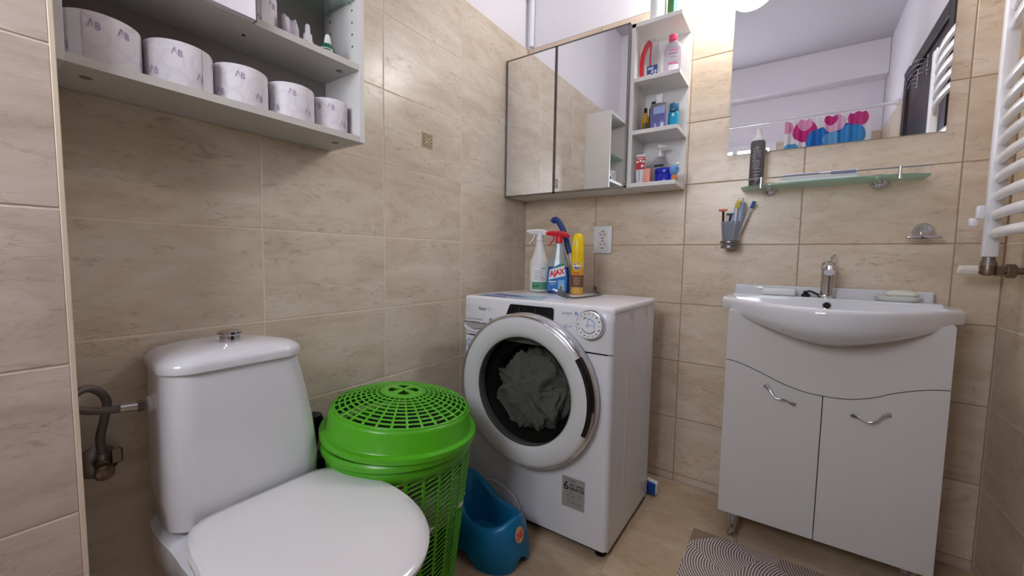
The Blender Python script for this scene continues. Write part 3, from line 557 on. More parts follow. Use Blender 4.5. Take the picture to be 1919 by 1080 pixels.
# ---- tier 2
t = thing('mouthwash_bottle', 'square blue mouthwash bottle with white cap on the middle open shelf', 'bottle', (.705, -.12, TZ[1]))
P('liquid', bb(.676, .736, -.137, -.103, TZ[1]+.001, TZ[1]+.075, .006, 3), mat('mouthwash_blue', (62, 92, 196), .1, coat=.5), t, smooth=True)
P('bottle_body', bb(.674, .738, -.139, -.101, TZ[1], TZ[1]+.104, .008, 3), MC['clear_bottle'], t, smooth=True)
P('label_print', bb(.690, .732, -.1402, -.1396, TZ[1]+.06, TZ[1]+.088), mat('mouthwash_label', (150, 170, 220), .3), t); P('cap', bb(.695, .719, -.132, -.108, TZ[1]+.104, TZ[1]+.138, .003, 2), PLASW, t, smooth=True)
t = simple_bottle('aftershave_bottle', 'turquoise bottle with blue cap at the right of the middle open shelf', (.757, -.09), TZ[1], [(.016, 0), (.020, .003), (.020, .065), (.016, .07)], mat('turquoise', (20, 146, 186), .15, coat=.3), [(.0165, .072), (.0175, .074), (.0175, .102), (.016, .104)], mat('steel_blue_cap', (52, 106, 148), .3), 1, .75, pw=4)
lab(t, rect(.026, .012), .0204, FA, .058, PLASW, 1, .75)
t = simple_bottle('oil_bottle', 'small amber oil bottle at the left of the middle open shelf', (.648, -.105), TZ[1], [(.012, 0), (.0145, .003), (.0145, .06), (.006, .082)], mat('amber', (196, 150, 40), .15, coat=.3), [(.0065, .082), (.0065, .10), (.005, .102)], BLACK)
lab(t, rect(.02, .03), .0148, FA, .025, mat('amber_label', (90, 80, 60), .5))
t = simple_bottle('black_tube', 'black toiletry bottle behind the blue mouthwash on the middle shelf', (.672, -.075), TZ[1], [(.016, 0), (.018, .003), (.018, .10), (.014, .115)], BLACK, [(.010, .115), (.010, .13), (.008, .132)], BLACK)
# ---- tier 1
t = thing('toothpaste_tube', 'red and white toothpaste tube standing on the lowest open shelf', 'tube', (.645, -.13, TZ[0]))
tz = TZ[0]
P('tube_body', loft([[(.645+sx*.5*w_, -.13+sy*.5*d_, tz+z) for sx, sy in ((-1, -.4), (-.5, -1), (.5, -1), (1, -.4), (1, .4), (.5, 1), (-.5, 1), (-1, .4))] for z, w_, d_ in ((.0, .030, .028), (.05, .036, .02), (.10, .040, .008), (.121, .041, .003))]), PLASW, t, smooth=True)
TM2 = frameM((.645, -.1435, tz), (1, 0, 0), (0, .09, 1))
def tp(part, x, z, d=.0): return [TM2 @ Vector((v[0]+x, v[1]+z, d)) for v in part[0]], part[1]
P('label_print', tp(rect(.036, .052), 0, .084, .001), mat('tp_red', (196, 40, 50), .35), t); P('label_print', join(*[tp(disc(.005, n=12), -.012+.012*i, .090+.003*(i % 2), .0016) for i in range(3)], tp(rect(.028, .004), 0, .103, .0016), tp(disc(.006, n=14), .008, .072, .0016)), PLASW, t)
P('lettering', tp((lambda q: ([Matrix.Rotation(PI/2, 3, 'Z') @ v for v in q[0]], q[1]))(text_geo('Aquafresh', .011, shear=.2)), -.002, .03, .0022), INKB, t)
t = thing('coral_tube', 'coral pink tube with white letters beside the toothpaste on the lowest shelf', 'tube', (.678, -.14, tz))
P('tube_body', bb(.664, .690, -.150, -.132, tz, tz+.058, .004, 2), mat('coral', (244, 146, 120), .4), t, smooth=True)
P('lettering', join(*[prism([(-.002, -.002), (.002, -.002), (.002, .002), (-.002, .002)], frameM((.672+.009*(i % 2), -.1505, tz+.012+.0095*(i//2)), (1, 0, 0), (0, 0, 1)), .0004) for i in range(10)]), PLASW, t)
t = simple_bottle('pump_bottle', 'clear pump bottle standing at the back of the lowest open shelf', (.705, -.075), tz, [(.026, 0), (.032, .003), (.032, .075), (.028, .095), (.012, .115)], MC['clear_bottle'], [(.012, .113), (.013, .13), (.005, .132), (.005, .15)], mat('pump_clear', (228, 230, 232), .2), 1, .7)
P('pump_head', join(cyl((-.01, 0, .155), (.028, 0, .153), .006), cyl((0, 0, .148), (0, 0, .162), .012)), mat('pump_clear', (228, 230, 232), .2), t, smooth=True, local=True); lab(t, rect(.04, .01, -.008), .0325, FA, .075, INK, 1, .7)
t = thing('blue_jar', 'round dark blue plastic tub on the lowest open shelf', 'jar', (.735, -.115, tz))
BJ = mat('cobalt_plastic', (24, 40, 176), .2, coat=.3)
P('jar_body', lathe([(.032, 0), (.0345, .002), (.0345, .034), (.033, .036)], 36, 1.12, .95, c=(.738, -.115, tz)), BJ, t, smooth=True); P('jar_lid', lathe([(.0352, .036), (.0357, .038), (.0357, .052), (.034, .055), (.02, .056)], 36, 1.12, .95, c=(.738, -.115, tz)), BJ, t, smooth=True)
t = thing('ribbon_bobble', 'pale blue ribbon bobble with white tip beside the dark blue tub', 'hair tie', (.772, -.09, tz))
P('blue_ribbon', cloth_blob((.783, -.155, tz+.040), (.014, .010, .016), 1.2, 4, .25, 1.3), mat('ribbon_blue', (110, 160, 214), .7), t, smooth=True)
P('white_knob', cloth_blob((.793, -.152, tz+.060), (.008, .007, .007), 2.2, 3, .1, 1.3), PLASW, t, smooth=True)
P('orange_bead', cloth_blob((.783, -.150, tz+.012), (.011, .009, .012), 4.2, 3, .15, 1.3), mat('orange_bead', (236, 150, 90), .5), t, smooth=True)
# ================================================================ SINK MIRROR
t = thing('wall_mirror', 'large frameless rectangular mirror on the tiles above the washbasin', 'mirror', (1.25, 0, 1.383))
P('mirror_backing', bb(.949, 1.549, -.004, -.0005, 1.384, 1.984), mat('mirror_edge', (150, 160, 158), .3), t); P('mirror_glass', bb(.947, 1.551, -.0065, -.004, 1.382, 1.986), MIRROR, t)
# ================================================================ GLASS SHELF
t = thing('glass_shelf', 'narrow frosted green glass shelf with chrome rail under the mirror', 'shelf', (1.26, 0, 1.236))
glassy('shelf_glass', (196, 224, 212), .22, .2)
GZ = 1.236
shp = [(1.008, -.006), (1.008, -.09), (1.04, -.115), (1.09, -.128), (1.26, -.135), (1.43, -.128), (1.48, -.115), (1.512, -.09), (1.512, -.006)]
P('glass_plate', prism(shp, Matrix.Translation((0, 0, GZ)), .0055), MC['shelf_glass'], t)
for x in (1.096, 1.405):
    P('wall_bracket', join(axl([(.026, 0), (.026, .006), (.020, .018), (.012, .024), (.011, .030)], (x, 0, GZ+.004), (0, -1, 0), 24), bb(x-.010, x+.010, -.05, -.02, GZ-.008, GZ+.013, .003, 2)), CHROME, t, smooth=True)
for x in (1.073, 1.437): P('rail_post', join(cyl((x, -.122, GZ-.006), (x, -.122, GZ+.030), .0045), cyl((x, -.122, GZ-.008), (x, -.122, GZ+.008), .0065)), CHROME, t, smooth=True)
P('rail', tube([(1.012, -.122, GZ+.026), (1.26, -.122, GZ+.026), (1.512, -.122, GZ+.026)], .0023, 8, 2), CHROME, t, smooth=True)
z = GZ+.0056
t = thing('hair_spray_bottle', 'dark grey spray bottle with white cap standing on the glass shelf', 'bottle', (1.054, -.08, z))
P('bottle_body', lathe([(.021, 0), (.0235, .002), (.0235, .155), (.021, .162)], 32, c=(1.054, -.08, z)), mat('dark_grey_bottle', (86, 82, 86), .45), t, smooth=True)
P('cap', lathe([(.017, .162), (.016, .174), (.011, .176), (.0105, .192), (.008, .193), (.008, .206)], 24, c=(1.054, -.08, z)), PLASW, t, smooth=True)
FB = math.atan2(CY+.08, CX-1.054)
tx = text_geo('HAIRSPRAY', .0145, bold=.0001); tx2 = text_geo('FOR LUST', .018); RR = Matrix.Rotation(PI/2, 3, 'Z')
def vt(q, dx, dz, m): P('lettering', wrap(([(RR @ v)+Vector((dx, dz, 0)) for v in q[0]], q[1]), (1.054, -.08), .0238, FB, z), m, t)
LG = mat('light_print', (176, 174, 178), .5); vt(tx, -.010, .100, LG); vt(tx2, .004, .098, LG)
P('label_print', wrap(join(rect(.030, .0012, 0, .06), rect(.022, .002, 0, .050), rect(.018, .002, 0, .038), rect(.018, .002, 0, .028), rect(.008, .005, 0, .018), disc(.0045, 0, .135, 16, .003)), (1.054, -.08), .0238, FB, z), LG, t)
t = thing('toothbrush_blister', 'long white and blue toothpaste carton lying on the glass shelf', 'box', (1.236, -.07, z))
P('carton', bb(1.131, 1.341, -.092, -.052, z, z+.032, .0015, 1), mat('carton_white', (232, 232, 236), .4), t); P('carton_top', bb(1.133, 1.339, -.090, -.054, z+.032, z+.0325), mat('carton_blue', (40, 80, 160), .4), t)
P('carton_print', join(bb(1.135, 1.24, -.0928, -.0918, z+.024, z+.030), bb(1.27, 1.335, -.0928, -.0918, z+.021, z+.030)), mat('carton_blue', (40, 80, 160), .4), t); P('carton_print', bb(1.30, 1.318, -.0934, -.0926, z+.023, z+.027), RED, t)
# ================================================================ TOOTHBRUSH CUP
t = thing('toothbrush_cup', 'frosted glass tumbler in a chrome wall ring under the glass shelf', 'cup', (.978, -.065, 1.02))
cc = (.978, -.065)
glassy('frosted_glass', (208, 214, 222), .3, .35)
P('glass_tumbler', lathe([(.024, 1.022), (.0255, 1.026), (.034, 1.118), (.0325, 1.118), (.024, 1.03), (.002, 1.028)], 32, c=(*cc, 0), cap0=False), MC['frosted_glass'], t, smooth=True)
P('cup_holder', join(lathe([(.0275, 1.016), (.031, 1.018), (.031, 1.026), (.0275, 1.028)], 32, c=(*cc, 0)), lathe([(.031, 1.035), (.034, 1.037), (.034, 1.043), (.031, 1.045)], 32, c=(*cc, 0)), axl([(.024, 0), (.024, .006), (.012, .02), (.010, .036)], (cc[0], 0, 1.03), (0, -1, 0), 24)), STEEL, t, smooth=True)
def brush(name, label, p0, p1, m1, m2, bm_):
    p0 = Vector(p0); p1 = Vector(p1); d = (p1-p0).normalized(); t = thing(name, label, 'toothbrush', tuple(p0))
    P('handle', tube([p0, p0+(p1-p0)*.5+Vector((.002, 0, 0)), p1-d*.03], .004, 8, 5), m1, t, smooth=True); P('neck', tube([p1-d*.032, p1], .0026, 8, 2), m2, t, smooth=True)
    sd = d.cross(Vector((0, 1, 0))).normalized()*-1
    P('bristles', join(*[cyl(p1-d*(.003+.007*i), p1-d*(.003+.007*i)+sd*.011, .0028, n=8) for i in range(4)]), bm_, t)
brush('toothbrush', 'white and blue toothbrush leaning right in the glass tumbler', (.990, -.045, 1.034), (1.046, -.032, 1.196), PLASW, INKB, NAVY)
brush('toothbrush', 'white toothbrush with a yellow head in the glass tumbler', (.985, -.085, 1.034), (1.000, -.095, 1.195), mat('brush_cream', (232, 226, 210), .4), YELLOW, YELLOW)
t = thing('toothpaste_tube', 'pale blue toothpaste tube standing cap up in the glass tumbler', 'tube', (.985, -.055, 1.034))
P('tube_body', loft([[(.985+(zz-1.034)*.14+a*wd, -.06+b*dp, zz) for a, b in ((-1, -.3), (-.6, -1), (.6, -1), (1, -.3), (1, .3), (.6, 1), (-.6, 1), (-1, .3))] for zz, wd, dp in ((1.034, .016, .003), (1.10, .017, .007), (1.16, .017, .011), (1.187, .0165, .0125), (1.190, .010, .009))]), mat('tube_pale_blue', (160, 186, 226), .35), t, smooth=True)
P('cap', cyl((1.0066, -.06, 1.189), (1.009, -.06, 1.207), .0085), PLASW, t, smooth=True)
def razor(label, p0, p1, m1, m2):
    t = thing('razor', label, 'razor', p0); p0 = Vector(p0); p1 = Vector(p1)
    P('handle', tube([p0, (p0+p1)/2+Vector((-.003, 0, 0)), p1], .0042, 8, 5), m1, t, smooth=True)
    P('blade_head', bb(p1.x-.015, p1.x+.015, p1.y-.010, p1.y-.002, p1.z-.003, p1.z+.006, .002, 1), m2, t)
razor('orange and dark razor at the left of the glass tumbler', (.962, -.07, 1.034), (.951, -.075, 1.160), mat('razor_brown', (60, 30, 26), .4), mat('razor_orange', (206, 86, 40), .4))
razor('dark blue razor leaning in the glass tumbler', (.965, -.052, 1.034), (.976, -.055, 1.146), NAVY, mat('razor_navy', (22, 24, 66), .4))
# ================================================================ SOAP HOLDER
t = thing('soap_dish_holder', 'empty chrome soap dish holder on the wall right of the tap', 'holder', (1.519, 0, 1.07))
P('wall_rosette', axl([(.026, 0), (.026, .008), (.021, .03), (.017, .036)], (1.519, 0, 1.074), (0, -1, 0), 28), CHROME, t, smooth=True)
P('holder_arm', join(cyl((1.519, -.03, 1.070), (1.519, -.052, 1.052), .010), bb(1.475, 1.556, -.060, -.046, 1.046, 1.056, .003, 2)), CHROME, t, smooth=True)
# ================================================================ WASHBASIN
BX = 1.283
t = thing('washbasin', 'wide white ceramic washbasin with a curved front on the vanity', 'washbasin', (BX, -.2, .80))
half = [(.30, 0.0), (.305, -.06), (.309, -.12), (.310, -.165), (.304, -.195), (.285, -.222), (.262, -.252), (.235, -.285), (.205, -.32), (.17, -.355), (.13, -.39), (.09, -.415), (.045, -.432), (0, -.437)]
def dense(h):
    s = spline([(x, y, 0) for x, y in h], 3); return [(p.x, p.y) for p in s]
hd = dense(half); full = [(-x, y) for x, y in hd]+[(x, y) for x, y in hd[::-1][1:]]      # left-back -> front -> right-back
full = [(BX+x, y) for x, y in full]
nb = 10; back = [(BX+.30-.60*(i+1)/(nb+1), 0) for i in range(nb)]; outl = full+back
def under(x):    # lower edge of the front where it meets the vanity
    u = abs(x-BX)/.30; return .722+.085*(u**1.7)
def ring(zf, off=0, s=0):
    out = []
    for x, y in outl:
        dx = x-BX; k = (1-off/.3); yy = y+off if y < -.02 else y
        out.append((BX+dx*k, min(yy, 0), zf(x, y)))
    return out
rings = []
def low(t_):
    out = []
    for x, y in outl:
        zb = under(x); z_ = .803+(zb-.803)*math.sin(t_*PI/2)**.9 if zb < .803 else .803-.002*t_
        yf = y; k = 1-math.cos(t_*PI/2)
        yy = y+(max(y, -.278)-y)*k if y < -.278 else y
        xx = BX+(x-BX)*(1-.085*k)
        out.append((xx, yy, z_))
    return out
for t_ in (1, .85, .7, .55, .4, .25, .1): rings.append(low(t_))
def rim(zz, off):
    out = []
    for x, y in outl:
        dx = x-BX; out.append((BX+dx*(1-off/.3), (y+off*(1 if y < -.1 else -y/.1)) if y < 0 else 0, zz))
    return out
rings += [rim(.812, 0), rim(.828, 0), rim(.836, .003), rim(.840, .008)]
def inner(zz, s, e=0):
    out = []
    for x, y in outl:
        dx = (x-BX)*.885*s; yy = -.255+(min(max(y, -.437), -.0)+.255)*.84*s
        yy = max(yy, -.415); yb = -.115-(1-s)*.09
        out.append((BX+dx, min(yy, yb), zz))
    return out
rings += [inner(.838, 1.0), inner(.830, .975), inner(.80, .92), inner(.77, .82), inner(.74, .64), inner(.722, .4), inner(.716, .12)]
bs = P('basin_body', loft(rings), CERAMIC, t, smooth=True); ABS[bs.name] = ABS[t.name]
P('backsplash', bb(1.0, 1.556, -.034, -.001, .835, .880, .008, 3), CERAMIC, t, smooth=True)
P('tap_deck', loft([[(BX+a*.27, y, z_) for a in (-1, 1)] for y, z_ in ()]) if 0 else bb(1.002, 1.564, -.1135, -.01, .828, .8475, .009, 4), CERAMIC, t, smooth=True)
P('overflow', join(axl([(.0125, 0), (.0125, .004), (.010, .005), (.009, .002), (.002, -.004)], (1.283, -.1195, .824), (0, -1, .15), 24)), CHROME, t, smooth=True)
P('overflow_hole', axl([(.0088, .003), (.002, .0035)], (1.283, -.1195, .824), (0, -1, .15), 16), DARKHOLE, t)
P('drain', lathe([(.022, .718), (.022, .722), (.016, .723)], 24, c=(BX, -.25, 0)), CHROME, t, smooth=True)
t = thing('basin_tap', 'chrome single-lever mixer tap on the washbasin', 'tap', (1.283, -.075, .8475))
P('tap_body', lathe([(.026, 0), (.026, .006), (.021, .010), (.0195, .03), (.019, .09), (.0205, .108), (.020, .118), (.012, .124)], 28, 1, 1, c=(1.283, -.075, .8475)), CHROME, t, smooth=True)
P('spout', join(tube([(1.283, -.075, .945), (1.282, -.11, .953), (1.281, -.15, .951), (1.281, -.175, .944)], .0155, 16, 5), cyl((1.281, -.170, .948), (1.281, -.182, .936), .0145)), CHROME, t, smooth=True)
P('lever', tube([(1.286, -.07, .972), (1.292, -.055, .985), (1.300, -.035, .992)], .007, 10, 5, flat=.7), CHROME, t, smooth=True)
DK_Z = .848
t = thing('soap_dish', 'white rectangular soap dish at the left of the basin deck', 'dish', (1.145, -.07, DK_Z))
P('dish_body', bb(1.091, 1.197, -.105, -.045, DK_Z, DK_Z+.027, .009, 3), PLASW, t, smooth=True)
t = thing('soap_dish', 'white oval soap dish at the right of the basin deck under a soap bar', 'dish', (1.46, -.07, DK_Z))
P('dish_body', lathe([(.045, 0), (.052, .004), (.056, .014), (.052, .016), (.046, .010)], 32, 1.0, .6, c=(1.462, -.072, DK_Z), pw=3), mat('dish_grey_white', (212, 212, 210), .3), t, smooth=True)
o = P('soap_bar', lathe([(.02, 0), (.036, .003), (.041, .010), (.034, .019), (.018, .023), (.002, .024)], 28, 1, .55, c=(1.472, -.072, DK_Z+.0125), pw=2.6), mat('soap', (228, 226, 216), .4), None, smooth=True); tag(o, 'white oval soap bar lying in the right-hand soap dish', 'soap')
t = thing('hair_clip', 'small black hair clip lying at the foot of the tap', 'hair clip', (1.235, -.085, DK_Z))
P('clip_body', join(bb(1.212, 1.238, -.095, -.083, DK_Z, DK_Z+.010, .002, 1), tube([(1.222, -.09, DK_Z+.012), (1.235, -.09, DK_Z+.020), (1.262, -.092, DK_Z+.008)], .0035, 8, 5)), BLACK, t, smooth=True); P('clip_knob', lathe([(.004, .008), (.008, .012), (.008, .018), (.004, .021)], 14, c=(1.225, -.088, DK_Z)), BLACK, t, smooth=True)
# ================================================================ VANITY
VX0, VX1, VF, VB, VT_ = 1.011, 1.552, -.28, .093, .803
t = thing('vanity_cabinet', 'white two-door vanity cabinet on chrome legs under the washbasin', 'cabinet', (BX, -.14, 0))
P('side_panel', bb(VX0, VX0+.016, VF+.018, -.002, VB, VT_), WHITE, t); P('side_panel', bb(VX1-.016, VX1, VF+.018, -.002, VB, VT_), WHITE, t)
P('bottom_panel', bb(VX0+.016, VX1-.016, VF+.018, -.002, VB, VB+.016), WHITE, t); P('back_panel', bb(VX0+.016, VX1-.016, -.006, -.002, VB+.016, VT_), WHITE, t)
wave = [(VX0, .632), (1.035, .629), (1.072, .619), (1.098, .609), (1.125, .598), (1.174, .577), (1.234, .561), (1.283, .557), (1.324, .558), (1.359, .564), (1.401, .578), (1.438, .597), (1.483, .614), (1.52, .624), (VX1, .628)]
wv = [(p.x, p.y) for p in spline([(x, z, 0) for x, z in wave], 4)]
MV = frameM((0, VF+.016, 0), (1, 0, 0), (0, 0, 1))
DOORW = mat('vanity_white', (214, 211, 210), .35)
def front(name, pts): 
    o = P(name, prism(pts, MV, .016), DOORW, t); return bevmod(o, .0012, 1)
def quadstrip(name, top, bot):
    n = len(top); V = [MV @ Vector((x, z, d)) for d in (0, .016) for q in (top, bot) for x, z in q]; Fc = []
    for i in range(n-1): Fc += [[i, i+1, n+i+1, n+i], [2*n+i, 2*n+i+1, 3*n+i+1, 3*n+i], [i, i+1, 2*n+i+1, 2*n+i], [n+i, n+i+1, 3*n+i+1, 3*n+i]]
    Fc += [[0, n, 3*n, 2*n], [n-1, 2*n-1, 4*n-1, 3*n-1]]
    return P(name, (V, Fc), DOORW, t)
quadstrip('apron_panel', [(x, min(.80, .80)) for x, z in wv], [(x, z+.0016) for x, z in wv])
XS = 1.281
lw_ = [(x, z-.0016) for x, z in wv if x < XS-.002]; lw_.append((XS-.0013, .5555)); rw_ = [(XS+.0013, .5555)]+[(x, z-.0016) for x, z in wv if x > XS+.002]
d1 = quadstrip('door', lw_, [(x, VB) for x, z in lw_]); d2 = quadstrip('door', rw_, [(x, VB) for x, z in rw_])
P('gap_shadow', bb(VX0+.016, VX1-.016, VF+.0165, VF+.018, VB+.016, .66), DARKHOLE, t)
def vhandle(d, pts):
    ABS[d.name] = ABS[t.name]; y0 = VF; Q = [Vector((x, y0-dy, z)) for x, dy, z in pts]; S = spline(Q, 6); n = len(S); rings = []
    for i, p in enumerate(S):
        u = i/(n-1); wd = .0028+.0050*max(0, 1-min(u, 1-u)/.22)**.6*(1 if .02 < u < .98 else .35); dd = (S[min(i+1, n-1)]-S[max(i-1, 0)]).normalized(); up = Vector((0, -1, 0)); sd = dd.cross(up).normalized()
        rings.append([p+sd*math.cos(2*PI*j/10)*wd+up*math.sin(2*PI*j/10)*.0026 for j in range(10)])
    P('handle', loft(rings), CHROME, d, smooth=True, label='chrome wavy bow handle')
vhandle(d1, [(1.128, .004, .566), (1.143, .016, .553), (1.160, .024, .533), (1.182, .024, .532), (1.200, .014, .523), (1.213, .004, .515)])
vhandle(d2, [(1.349, .004, .515), (1.366, .014, .515), (1.386, .024, .509), (1.404, .024, .516), (1.420, .015, .532), (1.438, .004, .536)])
for x, y in ((VX0+.045, VF+.03), (VX1-.045, VF+.03), (VX0+.045, -.05), (VX1-.045, -.05)):
    P('leg', lathe([(.024, .093), (.024, .086), (.019, .082), (.015, .05), (.010, .022), (.010, .016), (.016, .012), (.018, .0)], 20, c=(x, y, 0)), CHROME, t, smooth=True)
# ================================================================ RADIATOR
t = thing('towel_radiator', 'white towel radiator with curved bars on the right wall', 'radiator', (1.64, -.39, .99))
RY = (-.125, -.655)
for y in RY: P('upright', bb(1.622, 1.652, y-.015, y+.015, .99, 1.865, .005, 2), RADW, t, smooth=True)
for z in [1.055+.0503*i for i in range(9)]+[1.610+.0503*i for i in range(5)]:
    rg = []
    for i in range(17):
        u = i/16; x_ = 1.637-.024*math.sin(PI*u); y_ = RY[0]-.010+(RY[1]-RY[0]+.02)*u; k_ = 1 if 0 < i < 16 else .8
        rg.append([(x_+.0095*k_*math.cos(2*PI*j/14), y_, z+.0135*k_*math.sin(2*PI*j/14)) for j in range(14)])
    P('bar', loft(rg), RADW, t, smooth=True)
P('wall_bracket', join(bb(1.585, 1.6, -.165, -.14, 1.075, 1.098, .003, 2), bb(1.592, 1.607, -.185, -.165, 1.095, 1.130, .003, 2)), RADW, t, smooth=True)
for y in RY:
    for z in (1.12, 1.80): P('wall_mount', cyl((1.65, y-.0, z), (WX, y, z), .011), RADW, t, smooth=True)
P('air_vent', cyl((1.637, RY[1], 1.865), (1.637, RY[1], 1.875), .009), CHROME, t, smooth=True)
t = thing('radiator_valve', 'radiator valve with ribbed white knob and tarnished brass nuts under the radiator', 'valve', (1.637, -.125, .955))
VB_ = mat('tarnished_brass', (134, 118, 104), .35, metal=.9)
P('valve_collar', lathe([(.013, .965), (.017, .966), (.017, .974), (.015, .975), (.015, .981), (.013, .982), (.013, .99)], 20, c=(1.637, -.125, 0)), STEEL, t, smooth=True)
P('valve_body', join(lathe([(.010, .938), (.015, .942), (.016, .955), (.015, .966)], 16, c=(1.637, -.125, 0)), cyl((1.625, -.125, .953), (1.615, -.125, .953), .010)), VB_, t, smooth=True)
P('valve_knob', join(axl([(.0125, 0), (.0135, .002), (.0125, .036), (.0095, .038), (.007, .036)], (1.617, -.125, .953), (-1, 0, 0), 24), *[bb(1.582, 1.614, -.125+.0125*math.cos(a)-.001, -.125+.0125*math.cos(a)+.001, .953+.0125*math.sin(a)-.001, .953+.0125*math.sin(a)+.001) for a in [i*PI/5 for i in range(10)]]), mat('knob_cream', (232, 228, 216), .35), t, smooth=True)
P('union_nut', axl([(.012, 0), (.015, .001), (.015, .014), (.012, .015)], (1.650, -.125, .952), (1, 0, 0), 6), VB_, t)
P('wall_pipe', join(cyl((1.645, -.125, .952), (WX, -.125, .952), .0095), axl([(.017, 0), (.0195, .002), (.0195, .018), (.017, .02)], (1.670, -.125, .952), (1, 0, 0), 8)), VB_, t)
# ================================================================ LEFT CABINET
LX, LY0, LY1, LZ0, LZ1 = .17, PY+.004, -1.105, 1.281, 1.92
WSH = mat('cabinet_grey_white', (206, 203, 198), .5)
t = thing('wall_cabinet', 'white wall cabinet holding toilet rolls on its open bottom shelf', 'cabinet', (0, -1.4, LZ0))
P('side_panel', bb(0, LX, LY1-.016, LY1, LZ0, LZ1, .0006, 1), WHITE, t); P('side_panel', bb(0, LX, LY0, LY0+.016, LZ0, LZ1, .0006, 1), WHITE, t)
P('bottom_panel', bb(0, LX, LY0+.016, LY1-.016, LZ0, LZ0+.016), WSH, t); P('top_panel', bb(0, LX, LY0+.016, LY1-.016, LZ1-.016, LZ1), WHITE, t); P('shelf_board', bb(0.006, LX, LY0+.016, LY1-.016, 1.474, 1.490), WSH, t)
P('back_panel', bb(0, .006, LY0+.016, LY1-.016, LZ0+.016, LZ1-.016), mat('cabinet_back', (150, 144, 140), .6), t)
P('divider', bb(.006, LX-.01, -1.416, -1.40, 1.49, LZ1-.016), WSH, t)
for yy in (LY0+.05, LY1-.05): P('screw_cap', lathe([(.009, -.0008), (.009, 0)], 16, c=(.105, yy, LZ0)), mat('screw_grey', (120, 116, 110), .5), t)
P('screw_cap', lathe([(.009, -.0008), (.009, 0)], 16, c=(.12, LY1-.045, 1.474)), mat('screw_grey', (120, 116, 110), .5), t); P('screw_cap', lathe([(.004, -.0008), (.004, 0)], 12, c=(.10, -1.38, 1.474)), DARKHOLE, t)
P('peg_hole', join(*[axl([(.0027, 0), (.0027, .0006)], (x, LY1-.016, z), (0, -1, 0), 10) for x in (.035, .14) for z in [1.545+.032*i for i in range(9)]]), DARKHOLE, t)
md = P('mirror_door', bb(LX+.001, LX+.015, LY0+.001, -1.391, 1.474, LZ1-.002), WHITE, t, label='mirror door over the upper left part'); ABS[md.name] = ABS[t.name]
P('mirror_glass', bb(LX+.015, LX+.019, LY0+.002, -1.392, 1.475, LZ1-.003), MIRROR, md); P('door_edge', bb(LX+.001, LX+.0195, -1.3915, -1.3890, 1.4735, LZ1-.002), FRAME, md)
P('glass_board', bb(.01, .155, -1.398, LY1-.018, 1.662, 1.667), glassy('clear_glass', (222, 234, 228), .03, .05), t, label='clear glass shelf')
P('shelf_peg', join(*[axl([(.003, 0), (.003, .008)], (x, LY1-.016, 1.657), (0, -1, 0), 10) for x in (.035, .14)]), CHROME, t)
# ---- toilet rolls
ROLLM = bpy.data.materials.new('roll_paper'); ROLLM.use_nodes = True
def roll_mat(m):
    nt = m.node_tree; N = nt.nodes.new; L = nt.links.new; b = nt.nodes['Principled BSDF']; b.inputs['Roughness'].default_value = .9
    uv = N('ShaderNodeUVMap'); vo = N('ShaderNodeTexVoronoi'); vo.voronoi_dimensions = '2D'; vo.inputs['Scale'].default_value = 22; vo.inputs['Randomness'].default_value = .25; L(uv.outputs[0], vo.inputs['Vector'])
    mt = N('ShaderNodeMath'); mt.operation = 'MULTIPLY'; mt.inputs[1].default_value = 75; L(vo.outputs['Distance'], mt.inputs[0])
    sn = N('ShaderNodeMath'); sn.operation = 'SINE'; L(mt.outputs[0], sn.inputs[0])
    rp = N('ShaderNodeValToRGB'); rp.color_ramp.elements[0].position = .78; rp.color_ramp.elements[1].position = .97; L(sn.outputs[0], rp.inputs[0])
    band = N('ShaderNodeValToRGB'); e = band.color_ramp; e.elements[0].position = .32; e.elements[0].color = (0, 0, 0, 1); e.elements[1].position = .34; e.elements[1].color = (1, 1, 1, 1); q_ = e.elements.new(.47); q_.color = (1, 1, 1, 1); q_ = e.elements.new(.49); q_.color = (0, 0, 0, 1); L(vo.outputs['Distance'], band.inputs[0])
    mm = N('ShaderNodeMath'); mm.operation = 'MULTIPLY'; L(rp.outputs[0], mm.inputs[0]); L(band.outputs[0], mm.inputs[1])
    m2 = N('ShaderNodeMath'); m2.operation = 'MULTIPLY'; m2.inputs[1].default_value = .62; L(mm.outputs[0], m2.inputs[0])
    mx = N('ShaderNodeMix'); mx.data_type = 'RGBA'; mx.inputs[6].default_value = lin((232, 227, 232)); mx.inputs[7].default_value = lin((178, 166, 196)); L(m2.outputs[0], mx.inputs[0]); L(mx.outputs[2], b.inputs['Base Color'])
    bp = N('ShaderNodeBump'); bp.inputs['Strength'].default_value = .25; bp.inputs['Distance'].default_value = .001; L(mm.outputs[0], bp.inputs['Height']); L(bp.outputs[0], b.inputs['Normal'])
roll_mat(ROLLM)
